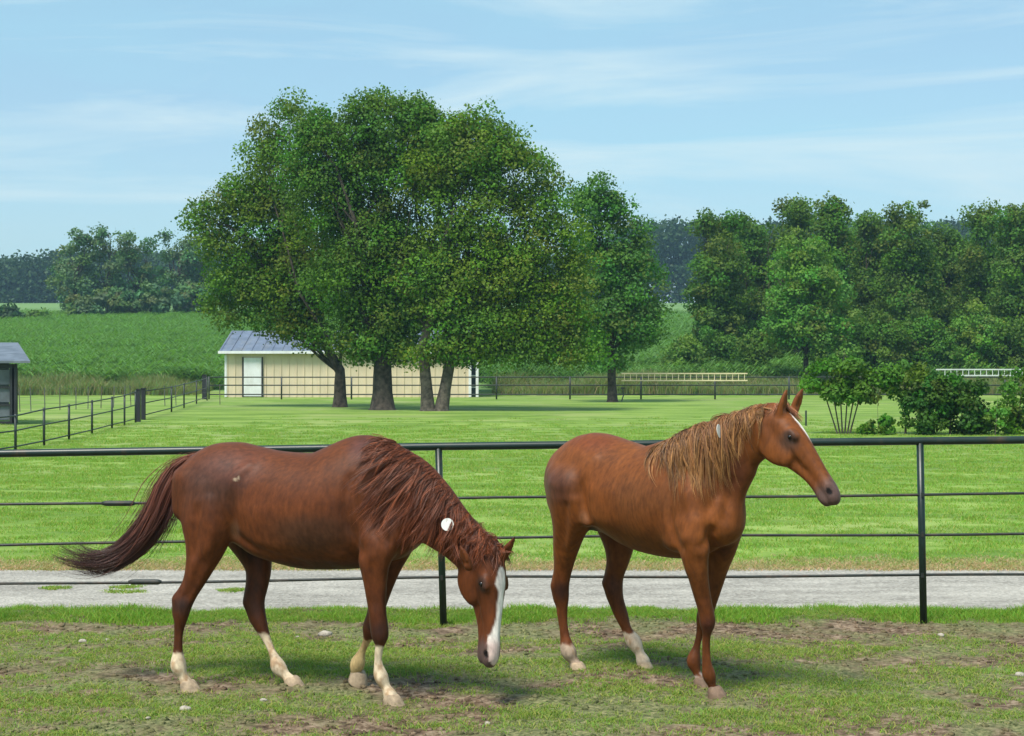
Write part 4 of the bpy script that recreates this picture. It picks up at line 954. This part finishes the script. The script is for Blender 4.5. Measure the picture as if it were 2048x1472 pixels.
for L_ in (hl_n, hl_f, fl_n, fl_f): sdA.chain(leg_chain(L_, side), .028, 3)
# points of hock, tendons, knee bulge, elbow, stifle
for (x1_, y1_, x2_, y2_, d_, r_) in ((378, 1165, 352, 1197, 9.65, 9), (352, 1197, 352, 1228, 9.65, 8), (352, 1250, 349, 1325, 9.65, 5.5), (505, 1165, 494, 1205, 9.88, 9), (494, 1205, 506, 1240, 9.87, 8),
                                     (752, 1300, 751, 1350, 9.26, 5), (735, 1118, 745, 1150, 9.27, 18)):
    sdA.chain([(P(x1_, y1_, d_), r_*d_/F, r_*d_/F, side), (P(x2_, y2_, d_), r_*d_/F, r_*d_/F, side)], .02)
# muscles
for (x_, y_, dx_, r1, r2, r3, k_) in ((452, 1040, .16, 34, 40, .06, .04), (398, 985, .13, 34, 70, .09, .04), (740, 1010, .13, 46, 80, .08, .03), (700, 1085, .12, 30, 34, .07, .05), (790, 1060, .09, 46, 46, .09, .05), (560, 1050, .14, 60, 60, .10, .08)):
    c = P(x_, y_, dA(x_))-side*dx_; sdA.chain([(c+np.array([0, 0, r2*.4*9.6/F]), r1*9.6/F, r3, side), (c-np.array([0, 0, r2*.4*9.6/F]), r1*9.6/F, r3, side)], k_)
for (x_, y_, dx_, r1) in ((792, 1075, .0, 40), (815, 1060, -.04, 34)):
    c = P(x_, y_, dA(x_)); sdA.chain([(c-side*.06, r1*9.5/F, .09, side), (c+side*.06, r1*9.5/F, .09, side)], .05)
# flank fold
sdA.chain([(P(470, 1075, 9.62), .02, .018, side), (P(485, 1040, 9.6), .018, .015, side), (P(478, 990, 9.58), .016, .012, side)], .035)
for pts_, r_, md_ in (([(700, 960), (692, 1010), (700, 1060), (722, 1105)], .018, 'cut'), ([(770, 1000), (755, 1045), (772, 1085)], .014, 'cut'), ([(725, 985), (735, 1030), (728, 1075)], .028, 'add'),
                     ([(815, 1010), (845, 1050), (858, 1080)], .014, 'cut'), ([(462, 985), (466, 1030), (470, 1075)], .016, 'cut'), ([(420, 1000), (425, 1060), (415, 1100)], .022, 'add'), ([(395, 1020), (392, 1070), (388, 1110)], .012, 'cut'),
                     ([(480, 1075), (540, 1108), (610, 1128)], .012, 'cut'), ([(500, 930), (470, 955), (462, 985)], .020, 'add'), ([(746, 1130), (748, 1170), (750, 1210)], .010, 'cut'), ([(404, 1125), (390, 1165), (372, 1195)], .010, 'cut')):
    relief(sdA, pts_, 9.6, r_, md_, side, .04)
# head: axis down, face turned towards the camera
sdA.blur(2)
axA = unit((.045, -.16, -1)); fA = unit((.76, -.62, 0)); azA = unit(fA-axA*np.dot(fA, axA)); ayA = np.cross(azA, axA); scA = 1.09
OA = P(988, 1096, 9.16)+np.array([0, .02, 0])
wA = head_sdf(sdA, (OA, axA, ayA, azA), scA)
sdA.chain([(P(950, 1108, 9.26), .12, .085, side), (wA(.03, 0, -.06), .085, .07, ayA)], .04)
sdA.blur(1)
ear_sdf(sdA, P(1000, 1122, 9.16), P(1031, 1072, 9.12), np.array([.5, -.8, .2]), .9)
ear_sdf(sdA, P(935, 1128, 9.02), P(920, 1090, 9.00), np.array([-.6, -.7, -.2]), .9)
legsA = [legpts(L_[3:]) for L_ in (hl_n, hl_f, fl_n, fl_f)]
cream = (.66, .54, .38); wht = (.74, .66, .55)
baseA = np.array((.112, .0310, .0080)); darkA = np.array((.050, .015, .006))
exA = [(P(430, 965, 9.6), (.26, .5, .24), (.050, .026, .020), .7), (P(470, 930, 9.6), (.3, .5, .16), (.13, .045, .03), .5), (P(620, 1060, 9.4), (.38, .5, .16), (.070, .032, .018), .7),  # hip patch: dark hair with sky sheen painted into the colour
       (P(735, 895, 9.4), (.16, .5, .12), (.085, .032, .03), .7), (P(505, 1085, 9.95), (.16, .28, .18), (.012, .008, .008), .8), (P(660, 1130, 9.5), (.6, .5, .06), (.05, .022, .016), .6),  # withers sheen, inner-thigh and belly shade painted into the colour
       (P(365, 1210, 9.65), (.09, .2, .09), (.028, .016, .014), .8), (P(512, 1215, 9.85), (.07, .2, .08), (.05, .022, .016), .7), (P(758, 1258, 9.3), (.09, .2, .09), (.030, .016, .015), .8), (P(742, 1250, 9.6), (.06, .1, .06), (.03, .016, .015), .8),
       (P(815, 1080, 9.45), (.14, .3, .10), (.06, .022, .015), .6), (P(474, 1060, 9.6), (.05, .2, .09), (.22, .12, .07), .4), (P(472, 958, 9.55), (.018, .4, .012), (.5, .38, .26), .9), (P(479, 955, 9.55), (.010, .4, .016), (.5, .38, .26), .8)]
blA = (.10, .62, ([.10, .13, .19, .24, .36, .46, .60], [.004, .026, .040, .024, .020, .030, .034], [.0, -.004, -.008, .0, .0, -.010, -.020]))
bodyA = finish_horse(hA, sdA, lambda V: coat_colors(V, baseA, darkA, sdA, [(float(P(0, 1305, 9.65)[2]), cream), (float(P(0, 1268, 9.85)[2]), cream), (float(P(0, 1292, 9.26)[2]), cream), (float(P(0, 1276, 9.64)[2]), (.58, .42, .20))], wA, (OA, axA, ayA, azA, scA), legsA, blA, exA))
for L_, tl in ((hl_n, 0), (hl_f, 0), (fl_n, 0), (fl_f, .5)):
    e = P(*L_[-1][:3]); c = np.array([e[0], e[1], .006+(.05 if tl else 0)])+fw*.012; hoof(hA, c, fw if not tl else -fw*-1, 1.08, tl)
eyeball(hA, wA(.188, .087, -.022), .0165); eyeball(hA, wA(.188, -.087, -.022), .0165)
# mane
rng = np.random.default_rng(5)
def crest(pts, n, jit, rng):
    pts = np.array(pts); L_ = np.concatenate([[0], np.cumsum(np.linalg.norm(np.diff(pts, axis=0), axis=1))]); u = rng.uniform(0, L_[-1], n)
    return np.stack([np.interp(u, L_, pts[:, i]) for i in range(3)], -1)+rng.normal(size=(n, 3))*jit, u/L_[-1]
cpts = [P(x, y, dn(x)) for x, y in ((782, 895), (795, 901), (810, 912), (850, 944), (895, 988), (935, 1030), (968, 1072), (990, 1098))]
n = 3800; R0, u = crest(cpts, n, .006, rng)
vel = -side[None, :]*.9+np.array([-.3, 0, .12])[None, :]+rng.normal(size=(n, 3))*.12
fol = np.stack([-1.05+.95*u+rng.normal(size=n)*.13, -.1+0*u, -.1*np.ones(n)], -1)
base = np.array([[.150, .040, .014]])*rng.uniform(.55, 1.45, (n, 1)); tip = base*np.where(rng.uniform(0, 1, (n, 1)) > .75, 2.3, 1.15)
strands('mane', sdA, R0, vel, np.interp(u, [0, .25, .6, 1], [.26, .60, .40, .16])*rng.uniform(.5, 1.05, n), 20, rng.uniform(.0009, .0021, n), base, hA, M['hair'], rng, .8, .02, (.002, .012), tip, fol, 9, .86)
# forelock
n = 110; R0, u = crest([wA(-.01, -.03, .02), wA(-.01, .03, .02)], n, .008, rng); vel = np.tile(azA*.6+axA*.8, (n, 1))+rng.normal(size=(n, 3))*.3
base = np.array([[.15, .055, .03]])*rng.uniform(.6, 1.4, (n, 1))
strands('forelock', sdA, R0, vel, rng.uniform(.08, .17, n), 8, rng.uniform(.0016, .003, n), base, hA, M['hair'], rng, .8, .012, (.003, .015), base*1.2, np.tile(ayA*np.sign(ayA[1])*-.3, (n, 1)))
# tail, swept back
def sweep(name, spine, spread, n, parent, rng, cols, rad=(.0018, .0036), m=26):
    Sp = np.array([s_[0] for s_ in spine]); W_ = np.array([s_[1] for s_ in spine]); L_ = np.concatenate([[0], np.cumsum(np.linalg.norm(np.diff(Sp, axis=0), axis=1))]); L_ /= L_[-1]
    u = np.linspace(0, 1, m)[:, None]; ext = rng.uniform(.5, 1.06, n)[None, :]; uu = np.clip(u*ext, 0, 1); st_ = np.clip((rng.uniform(0, 1, n)**1.5)*.28, 0, 1)[None, :]; uu = st_+(1-st_)*uu
    from_ = [np.interp(uu, L_, Sp[:, i]) for i in range(3)]; wd = np.interp(uu, L_, W_)
    for _ in range(3):
        for i in range(3):
            f = from_[i]; f[1:-1] = .25*f[:-2]+.5*f[1:-1]+.25*f[2:]
    nl = 46; la = rng.normal(size=(nl, 3)); la /= np.maximum(1, np.linalg.norm(la, axis=1)[:, None]*.7); lk_ = rng.integers(0, nl, n); a = la[lk_]+rng.normal(size=(n, 3))*.16
    lph = rng.uniform(0, 6.28, (nl, 3)); stray = (rng.uniform(0, 1, (n, 1)) > .93)*rng.normal(size=(n, 3))*.8; a = a+stray; ph = rng.uniform(0, 6.28, (n, 3))
    Pn = np.stack([from_[i]+wd*a[None, :, i]*(.8 if i != 1 else .9)+(.016*np.sin(uu*7+lph[lk_][None, :, i])+.005*np.sin(uu*15+ph[None, :, i]))*uu for i in range(3)], -1)
    hc = np.stack([np.interp(uu.mean(0), [0, 1], [1, 1])]*3, -1)
    c0, c1 = cols; cb = np.array(c0)[None, :]*rng.uniform(.6, 1.5, (n, 1)); ctp = np.array(c1)[None, :]*rng.uniform(.6, 1.6, (n, 1))
    return hair_mesh(name, Pn, rng.uniform(*rad, n), cb, ctp, parent, M['hair'], rng)
spn = [(P(408, 912, 9.88), .020), (P(380, 917, 9.90), .028), (P(352, 938, 9.90), .040), (P(333, 975, 9.88), .056), (P(317, 1022, 9.86), .064), (P(290, 1068, 9.84), .066), (P(252, 1105, 9.82), .062), (P(208, 1124, 9.80), .060), (P(166, 1122, 9.78), .066), (P(132, 1104, 9.76), .080)]
sweep('tail', spn, 1, 1700, hA, rng, ((.17, .045, .018), (.055, .024, .020)), (.0011, .0026))
spn2 = [(P(400, 915, 9.84), .012), (P(372, 935, 9.82), .02), (P(358, 985, 9.80), .030), (P(342, 1040, 9.80), .034), (P(318, 1090, 9.80), .036), (P(300, 1120, 9.8), .04)]
sweep('tail_fringe', spn2, 1, 46, hA, rng, ((.16, .05, .03), (.06, .03, .03)), (.0012, .0024))

# ---- horse two (right, standing, turned three quarters, head up)
hB = thing('horse', 'lighter chestnut horse on the right, head raised with ears pricked and long flaxen mane', 'horse', (float(P(1300, 0, 9.9)[0]), 9.9, 0))
sdB = SDF((.08, 8.85, -.01), (2.06, 10.75, 1.92), .0105)
fwB = unit((.80, -.60, 0)); sB = unit((.60, .80, 0))
trB = [(1155, 968, 82, .215, 10.33), (1190, 962, 97, .255, 10.22), (1240, 976, 97, .255, 10.08), (1290, 998, 104, .275, 9.94), (1335, 1004, 110, .285, 9.80), (1375, 1006, 111, .26, 9.68), (1405, 1016, 96, .215, 9.58), (1425, 1028, 68, .18, 9.52)]
sdB.chain([(P(x, y, d), r*d/F, w, sB) for x, y, r, w, d in trB], .03, 4)
sdB.chain([(P(x, y, d), r*d/F, w, sB) for x, y, r, w, d in ((1310, 915, 22, .07, 9.88), (1345, 900, 24, .055, 9.78), (1375, 900, 28, .05, 9.68))], .07)
nkB = [(1372, 975, 96, .165, 9.64), (1405, 945, 86, .135, 9.54), (1440, 913, 71, .105, 9.45), (1475, 890, 59, .088, 9.38), (1508, 872, 51, .076, 9.32), (1535, 859, 46, .072, 9.28)]
sN = unit((.45, .89, 0))
sdB.chain([(P(x, y, d), r*d/F, w, sN) for x, y, r, w, d in nkB], .04, 4)
sdB.chain([(P(1440, 1040, 9.46), .15, .13, sN), (P(1452, 985, 9.43), .12, .085, sN), (P(1480, 935, 9.38), .10, .07, sN)], .06)
bh_n = [(1150, 975, 10.12, 58, .9), (1145, 1020, 10.12, 50, .75), (1138, 1060, 10.16, 36, .8), (1131, 1100, 10.22, 27, .85), (1126, 1138, 10.26, 20, .85), (1121, 1168, 10.28, 19, .85), (1122, 1192, 10.29, 16.5, .85), (1126, 1230, 10.29, 12.5, .9), (1132, 1272, 10.28, 11, .9), (1137, 1303, 10.27, 14.5, 1), (1147, 1320, 10.27, 11.5, 1), (1153, 1334, 10.26, 13, 1)]
bh_f = [(1215, 990, 10.42, 52, .9), (1230, 1040, 10.42, 46, .75), (1238, 1082, 10.40, 35, .8), (1236, 1118, 10.38, 25, .85), (1229, 1148, 10.38, 20.5, .85), (1227, 1172, 10.38, 20, .85), (1232, 1200, 10.37, 16, .85), (1243, 1230, 10.36, 13, .9), (1256, 1260, 10.34, 11.5, .9), (1268, 1284, 10.33, 14, 1), (1279, 1305, 10.32, 12, 1), (1286, 1322, 10.32, 13.5, 1)]
bf_n = [(1385, 1050, 9.42, 44, .6), (1388, 1085, 9.40, 37, .7), (1391, 1115, 9.40, 28, .8), (1396, 1150, 9.41, 22, .9), (1403, 1185, 9.43, 17.5, .9), (1411, 1218, 9.45, 15.5, .95), (1415, 1244, 9.46, 16, .95), (1414, 1268, 9.47, 12, .9), (1414, 1300, 9.48, 10.5, .9), (1415, 1330, 9.49, 12.5, 1), (1418, 1350, 9.50, 13, 1), (1423, 1368, 9.50, 11.5, 1), (1428, 1382, 9.50, 12.5, 1)]
bf_f = [(1445, 1060, 9.70, 42, .7), (1442, 1095, 9.72, 33, .8), (1436, 1130, 9.74, 24, .85), (1427, 1170, 9.76, 18, .9), (1416, 1210, 9.78, 15.5, .95), (1409, 1234, 9.78, 16, .95), (1401, 1262, 9.79, 12, .9), (1393, 1295, 9.80, 11, .9), (1387, 1322, 9.80, 13.5, 1), (1393, 1342, 9.79, 11.5, 1), (1400, 1358, 9.78, 12.5, 1)]
for L_ in (bh_n, bh_f, bf_n, bf_f): sdB.chain(leg_chain(L_, sB), .028, 3)
for (x1_, y1_, x2_, y2_, d_, r_) in ((1118, 1145, 1109, 1172, 10.28, 8), (1109, 1172, 1114, 1200, 10.28, 7), (1117, 1225, 1126, 1298, 10.28, 5), (1222, 1140, 1211, 1166, 10.38, 8), (1211, 1166, 1221, 1195, 10.38, 7), (1233, 1225, 1256, 1285, 10.34, 5),
                                     (1406, 1275, 1407, 1335, 9.49, 4.5), (1374, 1105, 1385, 1140, 9.40, 14)):
    sdB.chain([(P(x1_, y1_, d_), r_*d_/F, r_*d_/F, sB), (P(x2_, y2_, d_), r_*d_/F, r_*d_/F, sB)], .02)
for (x_, y_, d_, r1, r2, r3, k_) in ((1120, 975, 10.20, 30, 60, .08, .04), (1165, 1020, 10.02, 28, 44, .05, .04), (1385, 1010, 9.46, 44, 70, .07, .07), (1355, 1070, 9.5, 28, 34, .06, .05), (1440, 1040, 9.44, 36, 50, .08, .05), (1455, 1035, 9.60, 30, 50, .09, .05), (1225, 1010, 9.90, 46, 50, .08, .08)):
    c = P(x_, y_, d_); sdB.chain([(c+np.array([0, 0, r2*.4*9.6/F]), r1*9.6/F, r3, sB), (c-np.array([0, 0, r2*.4*9.6/F]), r1*9.6/F, r3, sB)], k_)
sdB.chain([(P(1174, 1050, 9.94), .018, .016, sB), (P(1172, 1020, 9.94), .014, .012, sB)], .045)
sdB.chain([(P(1180, 1040, 10.15), .035, .03, sB), (P(1190, 1054, 10.12), .022, .022, sB)], .02)
for pts_, r_, md_ in (([(1345, 960), (1338, 1010), (1345, 1060), (1362, 1100)], .018, 'cut'), ([(1420, 1010), (1415, 1050), (1425, 1090)], .018, 'cut'), ([(1375, 990), (1382, 1030), (1372, 1075)], .026, 'add'), ([(1400, 1095), (1412, 1085), (1425, 1060)], .014, 'cut'),
                     ([(1462, 960), (1455, 1000), (1450, 1040)], .016, 'cut'), ([(1162, 960), (1166, 1000), (1176, 1040)], .014, 'cut'), ([(1130, 1010), (1128, 1060), (1126, 1100)], .014, 'cut'), ([(1150, 1000), (1148, 1050), (1140, 1095)], .020, 'add'),
                     ([(1190, 915), (1170, 935), (1162, 960)], .02, 'add'), ([(1395, 1120), (1402, 1160), (1408, 1200)], .009, 'cut'), ([(1455, 905), (1440, 950), (1432, 990)], .016, 'cut')):
    relief(sdB, pts_, 9.8, r_, md_, sB, .04)
# head
sdB.blur(2)
OB = P(1556, 820, 9.27); mzB = P(1664, 960, 9.06); axB = unit(mzB-OB+np.array([0, 0, .01])); upB = unit((.86, -.42, .45)); azB = unit(upB-axB*np.dot(upB, axB)); ayB = np.cross(azB, axB); scB = 1.04
OB = OB-azB*.0
wB = head_sdf(sdB, (OB, axB, ayB, azB), scB)
sdB.chain([(P(1530, 862, 9.29), .13, .078, sN), (wB(.04, 0, -.07), .085, .068, ayB)], .04)
sdB.blur(1)
ear_sdf(sdB, P(1562, 822, 9.20), P(1574, 776, 9.19), np.array([.75, -.6, .1]), .95)
ear_sdf(sdB, P(1590, 816, 9.33), P(1605, 776, 9.33), np.array([.6, -.75, .1]), .95)
legsB = [legpts(L_[3:]) for L_ in (bh_n, bh_f, bf_n, bf_f)]
baseB = np.array((.170, .052, .0115)); darkB = np.array((.088, .024, .008))
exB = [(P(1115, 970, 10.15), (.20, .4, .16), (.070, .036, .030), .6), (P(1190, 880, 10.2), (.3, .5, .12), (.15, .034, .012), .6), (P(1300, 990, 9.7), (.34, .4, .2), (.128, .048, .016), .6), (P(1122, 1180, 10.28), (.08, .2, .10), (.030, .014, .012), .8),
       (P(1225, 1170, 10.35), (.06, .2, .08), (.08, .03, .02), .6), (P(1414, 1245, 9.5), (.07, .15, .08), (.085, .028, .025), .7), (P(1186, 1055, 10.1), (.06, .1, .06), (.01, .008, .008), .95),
       (P(1450, 1095, 9.7), (.10, .16, .12), (.035, .012, .010), .8), (P(1470, 950, 9.35), (.12, .3, .16), (.10, .030, .018), .6), (P(1168, 1035, 9.95), (.05, .3, .06), (.26, .13, .07), .4),  # first patch: shade at the top of the far foreleg, painted in
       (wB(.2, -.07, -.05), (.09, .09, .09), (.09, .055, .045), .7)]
blB = (.06, .27, ([.06, .10, .16, .22, .27], [.004, .016, .018, .010, .003]))
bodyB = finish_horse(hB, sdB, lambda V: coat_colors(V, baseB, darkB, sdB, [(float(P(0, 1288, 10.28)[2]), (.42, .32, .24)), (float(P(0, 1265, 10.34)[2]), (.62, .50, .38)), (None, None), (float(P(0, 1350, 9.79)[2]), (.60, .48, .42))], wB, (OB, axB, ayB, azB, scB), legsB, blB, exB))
for L_ in (bh_n, bh_f, bf_n, bf_f):
    e = P(*L_[-1][:3]); hoof(hB, np.array([e[0], e[1], .006])+fwB*.012, fwB, 1.0, 0.0, 'hoof_dark' if L_ in (bf_n, bf_f) else 'hoof')
eyeball(hB, wB(.188, .083, -.022)); eyeball(hB, wB(.188, -.083, -.022))
cB = [P(x, y, d) for x, y, d in ((1338, 890, 9.74), (1362, 870, 9.64), (1400, 856, 9.55), (1440, 844, 9.46), (1480, 830, 9.38), (1515, 817, 9.32), (1538, 812, 9.29))]
n = 2300; R0, u = crest(cB, n, .007, rng); vel = -sN[None, :]*1.0+np.array([0, 0, .12])[None, :]+rng.normal(size=(n, 3))*.12
base = np.array([[.20, .080, .030]])*rng.uniform(.6, 1.3, (n, 1)); tip = np.array([[.50, .25, .085]])*rng.uniform(.5, 1.4, (n, 1)); tip = np.where(rng.uniform(0, 1, (n, 1)) > .75, base, tip)
fol = np.stack([.50-.35*u+rng.normal(size=n)*.08, -.05+0*u, -.1*np.ones(n)], -1)
strands('mane', sdB, R0, vel, np.interp(u, [0, .15, .5, .75, 1], [.28, .50, .58, .36, .12])*rng.uniform(.45, 1.1, n), 20, rng.uniform(.0010, .0023, n), base, hB, M['hair'], rng, 1.2, .02, (.002, .016), tip, fol, 11, .9)
n = 120; R0, u = crest([wB(-.01, -.035, .02), wB(-.01, .035, .02)], n, .010, rng); vel = np.tile(azB*.7+axB*.6, (n, 1))+rng.normal(size=(n, 3))*.35
base = np.array([[.26, .10, .045]])*rng.uniform(.6, 1.4, (n, 1))
strands('forelock', sdB, R0, vel, rng.uniform(.08, .18, n), 8, rng.uniform(.0016, .003, n), base, hB, M['hair'], rng, 1.2, .02, (.003, .03), base*1.3)
spn = [(P(1150, 905, 10.50), .02), (P(1142, 930, 10.56), .03), (P(1140, 980, 10.58), .035), (P(1138, 1040, 10.56), .028), (P(1136, 1100, 10.54), .014)]
sweep('tail', spn, 1, 500, hB, rng, ((.20, .07, .035), (.22, .11, .06)))
# tags
def disc(c, nrm, r, th, name, lab, mat, ov_=1.0):
    n = unit(nrm); u_ = unit(np.cross(n, (0, 0, 1))); v_ = np.cross(u_, n); q = MB()
    for z in (0, th):
        for k in range(24): a = k*math.pi/12; q.v.append(tuple(u_*math.cos(a)*r*ov_+v_*math.sin(a)*r+n*z))
    for k in range(24): q.f.append((k, (k+1) % 24, 24+(k+1) % 24, 24+k))
    q.f.append(tuple(reversed(range(24)))); q.f.append(tuple(range(24, 48)))
    o = q.build(name, mat); o.location = tuple(c); return tag(o, lab, 'tag')
c = P(895, 1049, 9.12)[None, :]
for _ in range(40): c = c+(c-np.array([[0, 0, 2.]]))/np.linalg.norm(c-np.array([[0, 0, 2.]]))*np.clip(sdA.sample(c)-.054, -.02, .05)[:, None]*.8
disc(c[0], sdA.grad(c)[0]*.5+np.array([-.1, -1, .1]), .0365, .002, 'round_tag', 'round white number tag stuck on the neck of the grazing horse', M['tag'])
c = P(1438, 862, 9.2)[None, :]
for _ in range(40): c = c+(c-np.array([[0, 0, 2.]]))/np.linalg.norm(c-np.array([[0, 0, 2.]]))*np.clip(sdB.sample(c)-.058, -.02, .05)[:, None]*.8
disc(c[0], np.array([.90, -.42, .15]), .040, .002, 'round_tag', 'white tag seen nearly edge on in the mane of the standing horse', M['tag'])

# ------------------------------------------------------------------ stones in the paddock
for i, (px, py, w_, lb) in enumerate(((650, 1279, 15, 'largest pale stone lying behind the front legs of the grazing horse'), (527, 1418, 9, 'small pale round stone in the grass in front of the grazing horse'),
        (370, 1437, 13, 'flat tan stone near the bottom edge below the left hind hoof'), (296, 1452, 7, 'tiny pale stone lowest on the left near the bottom edge'),
        (1882, 1285, 9, 'pale stone beside the dirt patch near the right fence post'), (2040, 1366, 11, 'cream stone at the right edge of the paddock'), (975, 1458, 9, 'pale stone at the bottom edge in the middle'),
        (595, 1284, 5, 'tiny white pebble left of the largest pale stone'), (165, 1295, 10, 'flat pinkish stone in the bare dirt on the far left'), (215, 1290, 7, 'low brown stone in the bare dirt right of the flat pinkish one'))):
    x, y = G(px, py); rr = np.random.default_rng(300+i); R_ = w_*y/F; V = []
    bm_v = []; nlat, nlon = 7, 10
    for a in range(nlat+1):
        th = math.pi*a/nlat
        for k in range(nlon):
            ph = 2*math.pi*k/nlon; rad = R_*(1+rr.uniform(-.16, .16)); bm_v.append((rad*math.sin(th)*math.cos(ph), rad*.7*math.sin(th)*math.sin(ph), rad*.5*math.cos(th)))
    Q = [(a*nlon+k, (a+1)*nlon+k, (a+1)*nlon+(k+1) % nlon, a*nlon+(k+1) % nlon) for a in range(nlat) for k in range(nlon)]
    o = link('stone', npmesh('stone', bm_v, Q), M['stone']); o.location = (x, y, float(padz(x, y))+R_*.22); o.rotation_euler = (0, 0, rr.uniform(0, 3)); tag(o, lb, 'stone', 'stones lying in the paddock')

# ------------------------------------------------------------------ haze
HZ = True
if HZ:
    hz_o = MB().box((0, 420, 24), (900, 1000, 50)).build('haze', None); hz_o['kind'] = 'stuff'
    hm = bpy.data.materials.new('haze_air'); hm.use_nodes = True; ht_ = hm.node_tree; ht_.nodes.clear()
    ho = ht_.nodes.new('ShaderNodeOutputMaterial'); pvn = ht_.nodes.new('ShaderNodeVolumePrincipled')
    pvn.inputs['Density'].default_value = .00036; pvn.inputs['Color'].default_value = (.50, .78, 1, 1); pvn.inputs['Anisotropy'].default_value = .2
    ht_.links.new(pvn.outputs[0], ho.inputs['Volume']); hz_o.data.materials.append(hm)
